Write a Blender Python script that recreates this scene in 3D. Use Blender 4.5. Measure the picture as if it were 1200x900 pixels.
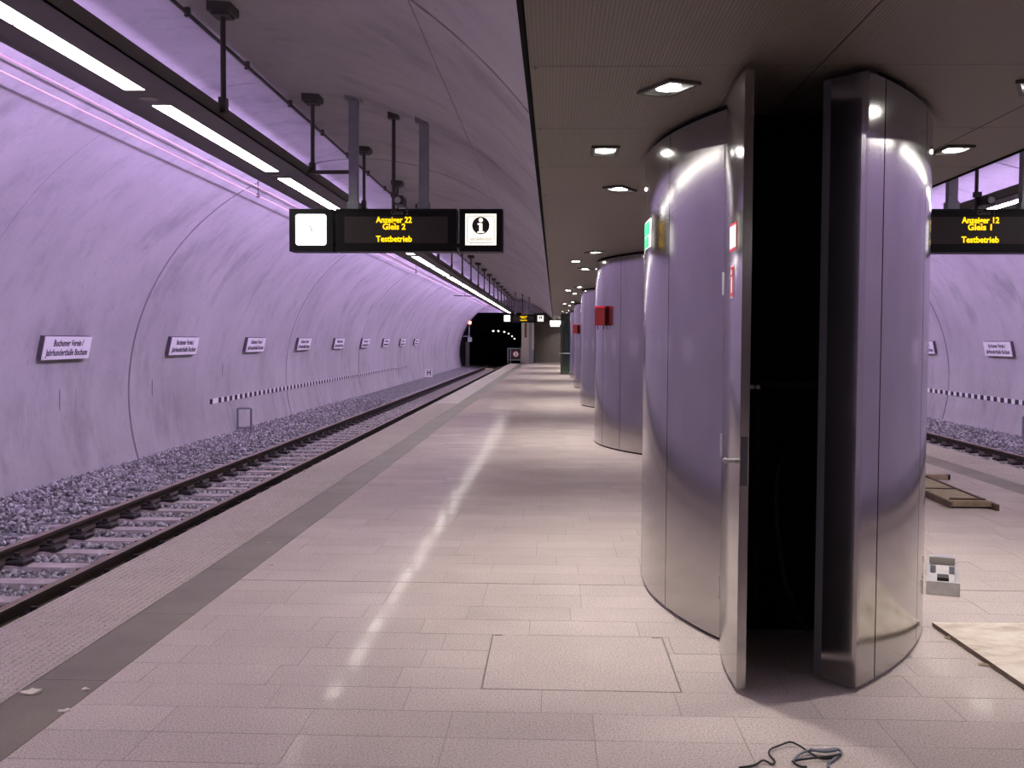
import bpy, bmesh, math, random
import numpy as np
from mathutils import Matrix, Vector

for o in list(bpy.data.objects):
    bpy.data.objects.remove(o)
random.seed(7)
rng = np.random.default_rng(7)
scene = bpy.context.scene
COL = scene.collection

# ------------------------------------------------------------------ camera
F_PX, CAM_H = 1240.0, 1.6
VP, ROLL = (650.5, 398.5), 0.007
yv = Vector((VP[0] - 600, -(VP[1] - 450), -F_PX)).normalized()
z0 = Vector((math.sin(ROLL), math.cos(ROLL), 0))
zv = (z0 - yv * z0.dot(yv)).normalized()
xv = yv.cross(zv)
cam_data = bpy.data.cameras.new('camera')
cam_data.sensor_width = 36.0
cam_data.lens = F_PX / 1200 * 36.0
cam_data.clip_end = 400
cam = bpy.data.objects.new('camera', cam_data)
COL.objects.link(cam)
cam.matrix_world = Matrix.Translation((0, 0, CAM_H)) @ Matrix((xv, yv, zv)).to_4x4()
scene.camera = cam

# ------------------------------------------------------------------ world and light levels
world = bpy.data.worlds.new('world')
scene.world = world
world.use_nodes = True
world.node_tree.nodes['Background'].inputs[0].default_value = (0, 0, 0, 1)
world.node_tree.nodes['Background'].inputs[1].default_value = 0.0
scene.view_settings.view_transform = 'Standard'
scene.view_settings.look = 'None'
scene.view_settings.gamma = 1.0
scene.view_settings.use_curve_mapping = False
scene.view_settings.exposure = 0.2
STRIP_POWER = 16.0        # white tubes in the underside of the light channels
WASH_POWER = 17.0        # lilac tubes on the outer side of the light channels
WASH_COLOUR = (0.675, 0.475, 1.0)
PANEL_POWER = 158.0       # added glowing panels in place of reflectors, to even the wall light
DOWN_POWER = 14.0         # ceiling downlights, watts each
LENS_POWER = 30.0

# ------------------------------------------------------------------ layout (metres, camera at x=0 y=0)
XC = 1.43                                  # middle line of the island platform
TX, TZ, TR = -3.02, 0.72, 3.65             # left tube: circle centre and radius
CEIL = 2.84
EDGE, STRIP_OUT, STRIP_IN = -3.02, -2.41, -2.08
RAIL_A, RAIL_B, RAIL_TOP = -4.87, -3.80, -0.27
Y0, Y_PLAT, Y_END = -12.0, 71.5, 74.0
BAY = 9.7
ROW, SEAM_Y = 0.30, 6.88
COL_TIP = 4.82
COL_L, COL_W, COL_X = 2.2, 0.835, 1.415
ORD = ['first', 'second', 'third', 'fourth', 'fifth', 'sixth', 'seventh', 'eighth', 'ninth', 'tenth', 'eleventh', 'twelfth',
       'thirteenth', 'fourteenth', 'fifteenth', 'sixteenth', 'seventeenth', 'eighteenth', 'nineteenth', 'twentieth']


def mx(x, side):
    """side 0: the left track's half of the station, 1: its mirror on the right"""
    return x if side == 0 else 2 * XC - x


# ------------------------------------------------------------------ materials
MATS = {}


def new_mat(name):
    m = bpy.data.materials.new(name)
    m.use_nodes = True
    nt = m.node_tree
    b = nt.nodes['Principled BSDF']
    MATS[name] = m
    return m, nt, b


def node(nt, kind, **kw):
    n = nt.nodes.new(kind)
    for k, v in kw.items():
        if k.startswith('i_'):
            n.inputs[k[2:].replace('_', ' ')].default_value = v
        else:
            setattr(n, k, v)
    return n


def ramp(nt, fac, stops):
    r = nt.nodes.new('ShaderNodeValToRGB')
    el = r.color_ramp.elements
    while len(el) < len(stops):
        el.new(0.5)
    for e, (p, c) in zip(el, stops):
        e.position = p
        e.color = (c, c, c, 1) if isinstance(c, (int, float)) else (*c, 1)
    nt.links.new(fac, r.inputs[0])
    return r.outputs[0]


def mul(nt, a, b, fac=1.0):
    m = nt.nodes.new('ShaderNodeMix')
    m.data_type = 'RGBA'
    m.blend_type = 'MULTIPLY'
    m.inputs[0].default_value = fac
    nt.links.new(a, m.inputs[6])
    nt.links.new(b, m.inputs[7])
    return m.outputs[2]


def position(nt, scale=(1, 1, 1)):
    g = nt.nodes.new('ShaderNodeNewGeometry')
    m = nt.nodes.new('ShaderNodeMapping')
    m.inputs['Scale'].default_value = scale
    nt.links.new(g.outputs['Position'], m.inputs['Vector'])
    return m.outputs[0]


def noise(nt, vec, scale, detail=4, rough=0.55):
    n = node(nt, 'ShaderNodeTexNoise')
    n.inputs['Scale'].default_value = scale
    n.inputs['Detail'].default_value = detail
    n.inputs['Roughness'].default_value = rough
    nt.links.new(vec, n.inputs['Vector'])
    return n.outputs[0]


def rgb(nt, c):
    n = nt.nodes.new('ShaderNodeRGB')
    n.outputs[0].default_value = (*c, 1)
    return n.outputs[0]


def bump(nt, b, h, strength, dist=0.01):
    n = nt.nodes.new('ShaderNodeBump')
    n.inputs['Strength'].default_value = strength
    n.inputs['Distance'].default_value = dist
    nt.links.new(h, n.inputs['Height'])
    nt.links.new(n.outputs[0], b.inputs['Normal'])


def plain(name, c, rough=0.6, metal=0.0, var=0.12, scale=6.0, spec=0.5):
    """a painted, metal or wooden surface with a little wear"""
    m, nt, b = new_mat(name)
    n = noise(nt, position(nt), scale, 5)
    f = ramp(nt, n, [(0.3, 1 - var), (0.7, 1.0)])
    nt.links.new(mul(nt, rgb(nt, c), f), b.inputs['Base Color'])
    b.inputs['Roughness'].default_value = rough
    b.inputs['Metallic'].default_value = metal
    b.inputs['Specular IOR Level'].default_value = spec
    return m


def glow(name, c, strength, base=(0.8, 0.8, 0.8)):
    m, nt, b = new_mat(name)
    b.inputs['Base Color'].default_value = (*base, 1)
    b.inputs['Emission Color'].default_value = (*c, 1)
    b.inputs['Emission Strength'].default_value = strength
    b.inputs['Roughness'].default_value = 0.4
    return m


# cast concrete of the vaults
def concrete_mat(name, tone):
    m, nt, b = new_mat(name)
    p1 = position(nt, (1, 1, 1))
    big = ramp(nt, noise(nt, p1, 0.5, 6, 0.6), [(0.3, 0.80), (0.6, 1.0)])
    p2 = position(nt, (1.0, 1.3, 0.55))
    streak = ramp(nt, noise(nt, p2, 1.7, 7, 0.62), [(0.27, 0.66), (0.45, 0.96), (0.75, 1.04)])
    spots = ramp(nt, noise(nt, p1, 6.0, 6, 0.7), [(0.27, 0.78), (0.45, 1.0)])
    pits = ramp(nt, noise(nt, p1, 38.0, 3, 0.6), [(0.28, 0.72), (0.36, 1.0)])
    stain = ramp(nt, noise(nt, position(nt, (0.9, 0.9, 0.5)), 1.1, 5, 0.6), [(0.56, 1.0), (0.74, 0.70)])
    c = mul(nt, rgb(nt, tone), big)
    c = mul(nt, c, streak, 0.6)
    c = mul(nt, c, spots, 0.7)
    c = mul(nt, c, pits, 0.6)
    c = mul(nt, c, stain, 1.0)
    nt.links.new(c, b.inputs['Base Color'])
    b.inputs['Roughness'].default_value = 0.75
    b.inputs['Specular IOR Level'].default_value = 0.25
    bump(nt, b, noise(nt, p1, 5.0, 7, 0.65), 0.35, 0.02)
    return m


concrete_mat('concrete', (0.48, 0.46, 0.46))
plain('joint', (0.16, 0.13, 0.14), 0.9)
plain('tunnel_dark', (0.035, 0.035, 0.037), 0.95, spec=0.1)  # darkness of the unlit tunnel is put into this colour
plain('end_wall', (0.22, 0.19, 0.16), 0.7, var=0.2, scale=3)
plain('end_pillar', (0.50, 0.45, 0.40), 0.7)


# polished granite floor tiles, each a little different
def granite(name, tone, rough, tint, polish=1.0):
    m, nt, b = new_mat(name)
    p = position(nt)
    g = nt.nodes.new('ShaderNodeNewGeometry')
    oi = nt.nodes.new('ShaderNodeObjectInfo')
    add = node(nt, 'ShaderNodeMath', operation='ADD')
    nt.links.new(g.outputs['Random Per Island'], add.inputs[0])
    nt.links.new(oi.outputs['Random'], add.inputs[1])
    fr = node(nt, 'ShaderNodeMath', operation='FRACT')
    nt.links.new(add.outputs[0], fr.inputs[0])
    tile = ramp(nt, fr.outputs[0], [(0.0, 1 - tint), (1.0, 1.0)])
    speck = ramp(nt, noise(nt, p, 110, 2, 0.7), [(0.33, 0.55), (0.5, 0.96), (0.7, 1.2)])
    dust = ramp(nt, noise(nt, p, 1.3, 5, 0.6), [(0.3, 0.86), (0.7, 1.0)])
    c = mul(nt, mul(nt, mul(nt, rgb(nt, tone), tile), speck, 0.9), dust)
    nt.links.new(c, b.inputs['Base Color'])
    r = ramp(nt, noise(nt, position(nt, (0.6, 1.6, 1)), 1.7, 5, 0.6), [(0.3, rough * 0.8), (0.7, rough * 1.5)])
    nt.links.new(r, b.inputs['Roughness'])
    b.inputs['Specular IOR Level'].default_value = 0.15
    bump(nt, b, noise(nt, p, 60, 2, 0.5), 0.03, 0.002)
    if polish < 1.0:          # dust dulls the polish in patches
        d = nt.nodes.new('ShaderNodeBsdfDiffuse')
        nt.links.new(c, d.inputs['Color'])
        mix = nt.nodes.new('ShaderNodeMixShader')
        nt.links.new(ramp(nt, noise(nt, position(nt, (0.8, 1.6, 1)), 2.3, 5, 0.6), [(0.3, polish * 0.5), (0.7, polish * 1.4)]), mix.inputs[0])
        nt.links.new(d.outputs[0], mix.inputs[1])
        nt.links.new(b.outputs[0], mix.inputs[2])
        nt.links.new(mix.outputs[0], nt.nodes['Material Output'].inputs['Surface'])
    return m


granite('granite', (0.66, 0.565, 0.535), 0.075, 0.09, 0.15)
granite('tactile', (0.60, 0.52, 0.485), 0.45, 0.10)
plain('grout', (0.36, 0.31, 0.29), 0.8)
plain('slab', (0.17, 0.15, 0.14), 0.8)
plain('platform_side', (0.24, 0.22, 0.21), 0.85)
m, nt, b = new_mat('grooved_strip')
p = position(nt)
w = node(nt, 'ShaderNodeTexWave', bands_direction='X')
w.inputs['Scale'].default_value = 26.0
nt.links.new(p, w.inputs['Vector'])
nt.links.new(mul(nt, mul(nt, rgb(nt, (0.215, 0.18, 0.13)), ramp(nt, noise(nt, p, 2.0, 6), [(0.3, 0.75), (0.7, 1.08)])),
                 ramp(nt, noise(nt, p, 60.0, 3), [(0.3, 0.85), (0.7, 1.0)])), b.inputs['Base Color'])
b.inputs['Roughness'].default_value = 0.5
bump(nt, b, w.outputs[0], 0.25, 0.004)

# ribbed and perforated ceiling panels
m, nt, b = new_mat('ceiling_panel')
p = position(nt)
w = node(nt, 'ShaderNodeTexWave', bands_direction='X')
w.inputs['Scale'].default_value = 19.0
nt.links.new(p, w.inputs['Vector'])
rib = ramp(nt, w.outputs[0], [(0.2, 0.80), (0.6, 1.0)])
oi = nt.nodes.new('ShaderNodeObjectInfo')
nt.links.new(mul(nt, mul(nt, rgb(nt, (0.165, 0.142, 0.108)), rib), ramp(nt, oi.outputs['Random'], [(0, 0.92), (1, 1.0)])),
             b.inputs['Base Color'])
b.inputs['Roughness'].default_value = 0.5
bump(nt, b, w.outputs[0], 0.3, 0.004)

# brushed stainless steel of the columns
m, nt, b = new_mat('brushed_steel')
p = position(nt, (1, 1, 90))
n1 = noise(nt, p, 3.0, 4, 0.6)
p2 = position(nt)
nt.links.new(mul(nt, rgb(nt, (0.44, 0.425, 0.415)), ramp(nt, noise(nt, p2, 2.0, 5), [(0.3, 0.93), (0.7, 1.0)])), b.inputs['Base Color'])
b.inputs['Metallic'].default_value = 1.0
nt.links.new(ramp(nt, n1, [(0.3, 0.115), (0.7, 0.16)]), b.inputs['Roughness'])
bump(nt, b, n1, 0.015, 0.002)

plain('steel_inside', (0.10, 0.10, 0.105), 0.6, 0.6)
plain('liner', (0.012, 0.012, 0.012), 0.9, spec=0.05)
plain('inner_metal', (0.03, 0.028, 0.027), 0.7, spec=0.1)
plain('jamb_metal', (0.12, 0.12, 0.13), 0.55, 0.2)
plain('black', (0.012, 0.011, 0.011), 0.5)
plain('dark_metal', (0.075, 0.066, 0.06), 0.55, 0.0, 0.25, 3.0)
plain('channel_metal', (0.105, 0.092, 0.085), 0.5, 0.0, 0.12, 2.0)
plain('galvanised', (0.30, 0.31, 0.34), 0.45, 0.4, 0.2, 14)
plain('zinc', (0.55, 0.55, 0.55), 0.35, 0.7, 0.2, 20)
plain('housing', (0.007, 0.0065, 0.0065), 0.45, spec=0.15)
plain('screen_dark', (0.042, 0.034, 0.031), 0.4, spec=0.2)
plain('grey_print', (0.13, 0.125, 0.12), 0.6)
plain('white_panel', (0.88, 0.87, 0.87), 0.45, 0, 0.05)
plain('sign_edge', (0.10, 0.085, 0.11), 0.5)
plain('dark_print', (0.05, 0.035, 0.06), 0.6)
plain('tape_black', (0.02, 0.017, 0.022), 0.6)
plain('red_paint', (0.17, 0.006, 0.009), 0.45)
plain('red_print', (0.60, 0.02, 0.05), 0.5)
plain('white_print', (0.85, 0.84, 0.84), 0.5, 0, 0.04)
plain('green_print', (0.02, 0.42, 0.20), 0.5)
plain('copper', (0.62, 0.40, 0.37), 0.5, 0.3, 0.2, 4)
plain('rail_shaded_rust', (0.085, 0.058, 0.044), 0.6, 0.2, 0.35, 9)  # rust, darkened for the shade under the rail head
plain('rail_head', (0.29, 0.215, 0.175), 0.5, 0.3, 0.3, 4)
plain('fastener', (0.025, 0.018, 0.016), 0.6, 0.2, 0.3, 30)
plain('sleeper', (0.50, 0.44, 0.42), 0.85, 0, 0.3, 5)
plain('old_wood', (0.46, 0.36, 0.24), 0.8, 0, 0.35, 8)
plain('wood_edge', (0.13, 0.085, 0.055), 0.8, 0, 0.3, 12)
plain('sheet_edge', (0.24, 0.18, 0.14), 0.8, 0, 0.3, 12)
plain('yellow_paint', (0.75, 0.66, 0.32), 0.6)
plain('fitting_plate', (0.62, 0.58, 0.58), 0.5)
plain('paper', (0.74, 0.69, 0.58), 0.8)
plain('cable_black', (0.02, 0.018, 0.02), 0.5)
plain('cable_grey', (0.24, 0.26, 0.31), 0.5)
plain('speaker_mesh', (0.30, 0.27, 0.25), 0.6)
m, nt, b = new_mat('glass')
b.inputs['Base Color'].default_value = (0.22, 0.32, 0.29, 1)
b.inputs['Roughness'].default_value = 0.05
b.inputs['Transmission Weight'].default_value = 0.85
b.inputs['IOR'].default_value = 1.3

# plywood with peeling plaster marks
m, nt, b = new_mat('plywood')
p = position(nt, (1, 1, 1))
nz = noise(nt, position(nt, (1.2, 2.0, 1)), 2.6, 7, 0.66)
r = nt.nodes.new('ShaderNodeValToRGB')
el = r.color_ramp.elements
el.new(0.5)
for e, (q, c) in zip(el, [(0.34, (0.40, 0.31, 0.23)), (0.46, (0.64, 0.55, 0.46)), (0.62, (0.77, 0.70, 0.61))]):
    e.position = q
    e.color = (*c, 1)
nt.links.new(nz, r.inputs[0])
nt.links.new(r.outputs[0], b.inputs['Base Color'])
b.inputs['Roughness'].default_value = 0.75
bump(nt, b, nz, 0.4, 0.01)

# ballast
m, nt, b = new_mat('ballast')
g = nt.nodes.new('ShaderNodeNewGeometry')
isl = ramp(nt, g.outputs['Random Per Island'], [(0.0, 0.16), (0.5, 0.36), (0.85, 0.52), (1.0, 0.7)])
nt.links.new(mul(nt, mul(nt, isl, rgb(nt, (1.0, 0.97, 0.98))), ramp(nt, noise(nt, position(nt), 40, 4), [(0.3, 0.8), (0.7, 1.05)])),
             b.inputs['Base Color'])
b.inputs['Roughness'].default_value = 0.85
m, nt, b = new_mat('ballast_bed')
v = node(nt, 'ShaderNodeTexVoronoi')
v.inputs['Scale'].default_value = 19.0
nt.links.new(position(nt), v.inputs['Vector'])
sep = nt.nodes.new('ShaderNodeSeparateColor')
nt.links.new(v.outputs['Color'], sep.inputs[0])
nt.links.new(mul(nt, ramp(nt, sep.outputs[0], [(0, 0.10), (0.6, 0.26), (1, 0.5)]),
                 ramp(nt, v.outputs['Distance'], [(0.3, 1.0), (0.75, 0.3)])), b.inputs['Base Color'])
b.inputs['Roughness'].default_value = 0.9
bump(nt, b, v.outputs['Distance'], -0.8, 0.03)

glow('strip_glow', (1.0, 0.95, 0.88), STRIP_POWER)
glow('wash_glow', WASH_COLOUR, WASH_POWER)
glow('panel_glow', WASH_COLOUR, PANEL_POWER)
glow('lens_glow', (1.0, 0.96, 0.92), LENS_POWER)
glow('sign_glow', (1.0, 0.99, 0.97), 1.5)
glow('clock_glow', (1.0, 1.0, 1.0), 1.1)
glow('info_glow', (1.0, 0.95, 0.80), 0.95)
glow('led_amber', (1.0, 0.62, 0.0), 1.5, (0.3, 0.2, 0.0))
glow('signal_red', (1.0, 0.10, 0.05), 8.0)
glow('tunnel_lamp', (1.0, 0.9, 0.75), 5.0)

# ------------------------------------------------------------------ mesh helpers


class MB:
    """collects faces; build() links them as one mesh object"""

    def __init__(self):
        self.v, self.f, self.m, self.s, self.mats = [], [], [], [], []

    def mi(self, mat):
        if mat not in self.mats:
            self.mats.append(mat)
        return self.mats.index(mat)

    def add(self, vs, fs, mat, smooth=False):
        o = len(self.v)
        self.v += [tuple(p) for p in vs]
        self.f += [tuple(i + o for i in q) for q in fs]
        self.m += [self.mi(mat)] * len(fs)
        self.s += [smooth] * len(fs)

    def box(self, x0, x1, y0, y1, z0, z1, mat, M=None):
        x0, x1 = min(x0, x1), max(x0, x1)
        vs = [Vector((x, y, z)) for z in (z0, z1) for y in (y0, y1) for x in (x0, x1)]
        if M is not None:
            vs = [M @ q for q in vs]
        self.add(vs, [(0, 2, 3, 1), (4, 5, 7, 6), (0, 1, 5, 4), (2, 6, 7, 3), (0, 4, 6, 2), (1, 3, 7, 5)], mat)

    def cbox(self, x0, x1, y0, y1, z0, z1, c, mat, M=None):
        """a box with chamfered top edges"""
        vs = [Vector(q) for q in [(x0, y0, z0), (x1, y0, z0), (x1, y1, z0), (x0, y1, z0),
                                  (x0, y0, z1 - c), (x1, y0, z1 - c), (x1, y1, z1 - c), (x0, y1, z1 - c),
                                  (x0 + c, y0 + c, z1), (x1 - c, y0 + c, z1), (x1 - c, y1 - c, z1), (x0 + c, y1 - c, z1)]]
        if M is not None:
            vs = [M @ q for q in vs]
        fs = [(3, 2, 1, 0), (8, 9, 10, 11)]
        for i in range(4):
            j = (i + 1) % 4
            fs += [(i, j, j + 4, i + 4), (i + 4, j + 4, j + 8, i + 8)]
        self.add(vs, fs, mat)

    def cyl(self, p0, p1, r, mat, n=10, r1=None, caps=True):
        p0, p1 = Vector(p0), Vector(p1)
        r1 = r if r1 is None else r1
        d = (p1 - p0).normalized()
        a = d.orthogonal().normalized()
        bq = d.cross(a)
        ring = [a * math.cos(2 * math.pi * i / n) + bq * math.sin(2 * math.pi * i / n) for i in range(n)]
        vs = [p0 + q * r for q in ring] + [p1 + q * r1 for q in ring]
        self.add(vs, [(i, (i + 1) % n, n + (i + 1) % n, n + i) for i in range(n)], mat, True)
        if caps:
            self.add(vs[:n], [tuple(range(n))[::-1]], mat)
            self.add(vs[n:], [tuple(range(n))], mat)

    def tube(self, pts, r, mat, n=6):
        pts = [Vector(q) for q in pts]
        vs, k = [], len(pts)
        prev = None
        for i, q in enumerate(pts):
            d = (pts[min(i + 1, k - 1)] - pts[max(i - 1, 0)]).normalized()
            a = d.orthogonal().normalized() if prev is None else (prev - d * prev.dot(d)).normalized()
            prev = a
            bq = d.cross(a)
            vs += [q + (a * math.cos(2 * math.pi * j / n) + bq * math.sin(2 * math.pi * j / n)) * r for j in range(n)]
        fs = [(i * n + j, i * n + (j + 1) % n, (i + 1) * n + (j + 1) % n, (i + 1) * n + j) for i in range(k - 1) for j in range(n)]
        fs += [tuple(range(n))[::-1], tuple(range((k - 1) * n, k * n))]
        self.add(vs, fs, mat, True)

    def sweep(self, prof, path, mat, mat_of=None, smooth=False):
        """a closed (x,z) profile carried along points (dx, y, dz)"""
        n, k = len(prof), len(path)
        vs = [(px + dx, y, pz + dz) for dx, y, dz in path for px, pz in prof]
        for j in range(n):
            fs = [(i * n + j, i * n + (j + 1) % n, (i + 1) * n + (j + 1) % n, (i + 1) * n + j) for i in range(k - 1)]
            mm = mat_of(j) if mat_of else mat
            o = len(self.v)
            if j == 0:
                base = o
                self.v += vs
            self.f += [tuple(q + base for q in f) for f in fs]
            self.m += [self.mi(mm)] * len(fs)
            self.s += [smooth] * len(fs)
        self.add(vs[:n], [tuple(range(n))], mat)
        self.add(vs[-n:], [tuple(range(n))[::-1]], mat)

    def build(self, name, parent=None, loc=(0, 0, 0), rotz=0.0):
        me = bpy.data.meshes.new(name)
        me.from_pydata(self.v, [], self.f)
        for q in self.mats:
            me.materials.append(MATS[q])
        me.polygons.foreach_set('material_index', self.m)
        me.polygons.foreach_set('use_smooth', self.s)
        me.update()
        o = bpy.data.objects.new(name, me)
        COL.objects.link(o)
        o.parent = parent
        o.location = loc
        o.rotation_euler = (0, 0, rotz)
        return o


def tag(o, label=None, cat=None, group=None, kind=None):
    for k, v in (('label', label), ('category', cat), ('group', group), ('kind', kind)):
        if v:
            o[k] = v
    return o


def empty(name, loc=(0, 0, 0), rotz=0.0):
    o = bpy.data.objects.new(name, None)
    COL.objects.link(o)
    o.location = loc
    o.rotation_euler = (0, 0, rotz)
    return o


def copy_tree(o, parent=None):
    c = o.copy()
    COL.objects.link(c)
    c.parent = parent
    for ch in list(o.children):
        copy_tree(ch, c)
    return c


def inst(o, name, parent, loc, rotz=0.0):
    c = o.copy()
    c.name = name
    COL.objects.link(c)
    c.parent = parent
    c.location = loc
    c.rotation_euler = (0, 0, rotz)
    return c


BASIS = {'front': Matrix(((1, 0, 0), (0, 0, -1), (0, 1, 0))),     # read by someone looking along +y
         'left_wall': Matrix(((0, 0, 1), (1, 0, 0), (0, 1, 0))),    # on the left wall, facing +x
         'right_wall': Matrix(((0, 0, -1), (-1, 0, 0), (0, 1, 0)))}


def text(name, body, size, mat, parent, loc, facing='front', width=None, depth=0.002, align='CENTER', bold=0.0):
    cu = bpy.data.curves.new(name, 'FONT')
    cu.body = body
    cu.size = size
    cu.align_x = align
    cu.align_y = 'CENTER'
    cu.extrude = depth
    cu.offset = bold
    cu.resolution_u = 3
    t = bpy.data.objects.new(name, cu)
    COL.objects.link(t)
    dg = bpy.context.evaluated_depsgraph_get()
    me = bpy.data.meshes.new_from_object(t.evaluated_get(dg))
    bpy.data.objects.remove(t)
    sx = 1.0
    if width:
        xs = [q.co.x for q in me.vertices]
        sx = width / (max(xs) - min(xs))
    M = BASIS[facing].to_4x4() @ Matrix.Diagonal((sx, 1, 1, 1))
    me.transform(M)
    me.materials.clear()
    me.materials.append(MATS[mat])
    o = bpy.data.objects.new(name, me)
    COL.objects.link(o)
    o.parent = parent
    o.location = loc
    return o


# ------------------------------------------------------------------ vaults (walls)
def tube_pt(a, r=TR):
    return TX + r * math.cos(a), TZ + r * math.sin(a)


def ang_at_x(x):     # upper half
    return math.acos((x - TX) / TR)


A_BASE = math.pi + math.asin((TZ + 0.75) / TR)
A_TOP = ang_at_x(-0.07)
A_J1, A_J2 = ang_at_x(-5.66), ang_at_x(-0.93)


def vault_piece(mb, a0, a1, y0, y1, side, mat, r_in=TR, th=0.06):
    n = max(4, int(abs(a1 - a0) / 0.045))
    inn, out = [], []
    for i in range(n + 1):
        a = a0 + (a1 - a0) * i / n
        x, z = tube_pt(a, r_in)
        inn.append((mx(x, side), z))
        x, z = tube_pt(a, r_in + th)
        out.append((mx(x, side), z))
    vs = [(x, y, z) for y in (y0, y1) for x, z in inn]
    mb.add(vs, [(i, i + 1, n + 2 + i, n + 1 + i) for i in range(n)], mat, True)
    for y in (y0, y1):
        vs = [(x, y, z) for x, z in inn] + [(x, y, z) for x, z in out]
        mb.add(vs, [(i, i + 1, n + 2 + i, n + 1 + i) for i in range(n)], mat)
    for k in (0, n):
        vs = [(inn[k][0], y0, inn[k][1]), (inn[k][0], y1, inn[k][1]), (out[k][0], y1, out[k][1]), (out[k][0], y0, out[k][1])]
        mb.add(vs, [(0, 1, 2, 3)], mat)


RING0 = 16.3
rings = [(Y0, 0.0)] + [(RING0 + BAY * k / 2, 0.034 if k % 2 == 0 else 0.004) for k in range(-5, 12)] + [(Y_END, 0.0)]
for side, nm in ((0, 'wall_left'), (1, 'wall_right')):
    back = MB()
    vault_piece(back, A_BASE, A_TOP, Y0, Y_END, side, 'joint', TR + 0.055, 0.25)
    w_obj = tag(back.build(nm), kind='structure')
    for i in range(len(rings) - 1):
        ya = rings[i][0] + rings[i][1]
        yb = rings[i + 1][0] - rings[i + 1][1]
        for a0, a1 in ((A_BASE, A_J2 + 0.0013), (A_J2 - 0.0013, A_TOP)):
            q = MB()
            vault_piece(q, a0, a1, ya, yb, side, 'concrete')
            q.build('concrete_panel', w_obj)

# ------------------------------------------------------------------ platform floor
fl = MB()
fl.box(EDGE + 0.03, mx(EDGE + 0.03, 1), Y0, Y_PLAT, -0.95, -0.03, 'slab')
fl.box(STRIP_IN, mx(STRIP_IN, 1), Y0, SEAM_Y - .001, -0.03, -0.0013, 'grout')
fl.box(STRIP_IN, mx(STRIP_IN, 1), SEAM_Y + .009, Y_PLAT, -0.03, -0.0013, 'grout')
floor = tag(fl.build('floor'), kind='structure')
for side in (0, 1):
    q = MB()
    q.box(mx(EDGE + 0.0, side), mx(EDGE + 0.03, side), Y0, Y_PLAT, -0.95, -0.05, 'platform_side')
    q.build('platform_face', floor)

HOLE = (-0.33, 0.59, SEAM_Y - 7 * ROW, SEAM_Y - 4 * ROW)
GAP = 0.0019
XL, XR = STRIP_IN, mx(STRIP_IN, 1)
r_min, r_max = int((Y0 - SEAM_Y) / ROW) + 1, int((Y_PLAT - SEAM_Y) / ROW)
near, far = [], MB()
tile_cache = {}
for r in range(r_min, r_max):
    ya, yb = SEAM_Y + r * ROW, SEAM_Y + (r + 1) * ROW
    if r == 0:
        ya += 0.008
    x = XL - random.choice((0.0, 0.15, 0.3, 0.45, 0.22, 0.37))
    while x < XR:
        spans = [(max(x, XL), min(x + 0.6, XR))]
        x += 0.6
        if ya > HOLE[2] - 0.05 and yb < HOLE[3] + 0.05:
            new = []
            for a, c in spans:
                if c <= HOLE[0] or a >= HOLE[1]:
                    new.append((a, c))
                else:
                    if a < HOLE[0]:
                        new.append((a, HOLE[0]))
                    if c > HOLE[1]:
                        new.append((HOLE[1], c))
            spans = new
        for a, c in spans:
            if c - a < 0.02:
                continue
            a1, c1, y1, y2 = a + GAP, c - GAP, ya + GAP, yb - GAP
            cxm = (a + c) / 2
            if 3.55 < ya < 10.2 and abs(cxm - 0.0) < 0.56 * ya + 0.3 and len(near) < 300:
                near.append(1)
                key = (round(c1 - a1, 4), round(y2 - y1, 4))
                if key not in tile_cache:
                    q = MB()
                    w2, h2 = key[0] / 2, key[1] / 2
                    q.cbox(-w2, w2, -h2, h2, -0.028, 0.0, 0.0007, 'granite')
                    tile_cache[key] = q.build('floor_tile', floor, (cxm, (y1 + y2) / 2, 0))
                    t = tile_cache[key]
                else:
                    t = inst(tile_cache[key], 'floor_tile', floor, (cxm, (y1 + y2) / 2, 0))
                t.rotation_euler = (random.uniform(-.0022, .0022), random.uniform(-.0022, .0022), 0)
            else:
                ta, tb = random.uniform(-.0022, .0022), random.uniform(-.0022, .0022)
                zz = [ta * (px - cxm) + tb * (py - (y1 + y2) / 2) for px, py in ((a1, y1), (c1, y1), (c1, y2), (a1, y2))]
                vs = [(a1, y1, zz[0]), (c1, y1, zz[1]), (c1, y2, zz[2]), (a1, y2, zz[3]),
                      (a1, y1, -.028), (c1, y1, -.028), (c1, y2, -.028), (a1, y2, -.028)]
                far.add(vs, [(0, 1, 2, 3), (4, 5, 1, 0), (5, 6, 2, 1), (6, 7, 3, 2), (7, 4, 0, 3)], 'granite')
tag(far.build('floor_tiling', floor), kind='stuff')

# inspection cover, set into the floor
cov = empty('inspection_cover', ((HOLE[0] + HOLE[1]) / 2, (HOLE[2] + HOLE[3]) / 2, 0))
tag(cov, 'square inspection cover inlaid flush with granite in the platform floor', 'floor cover')
hw, hh = (HOLE[1] - HOLE[0]) / 2, (HOLE[3] - HOLE[2]) / 2
q = MB()
q.cbox(-hw + .007, hw - .007, -hh + .007, hh - .007, -0.028, 0.0005, 0.001, 'granite')
q.build('inlay', cov)
q = MB()
for s in (-1, 1):
    q.box(s * (hw - .003), s * (hw - .006), -hh, hh, -0.028, -0.001, 'dark_metal')
    q.box(-hw, hw, s * (hh - .0045) - .0015, s * (hh - .0045) + .0015, -0.028, -0.001, 'dark_metal')
q.build('frame', cov)
for s in (-1, 1):
    q = MB()
    q.box(s * (hw - .035) - .022, s * (hw - .035) + .022, hh - .02, hh - .008, -0.02, 0.0015, 'dark_metal')
    q.build('lift_slot', cov)

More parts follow.
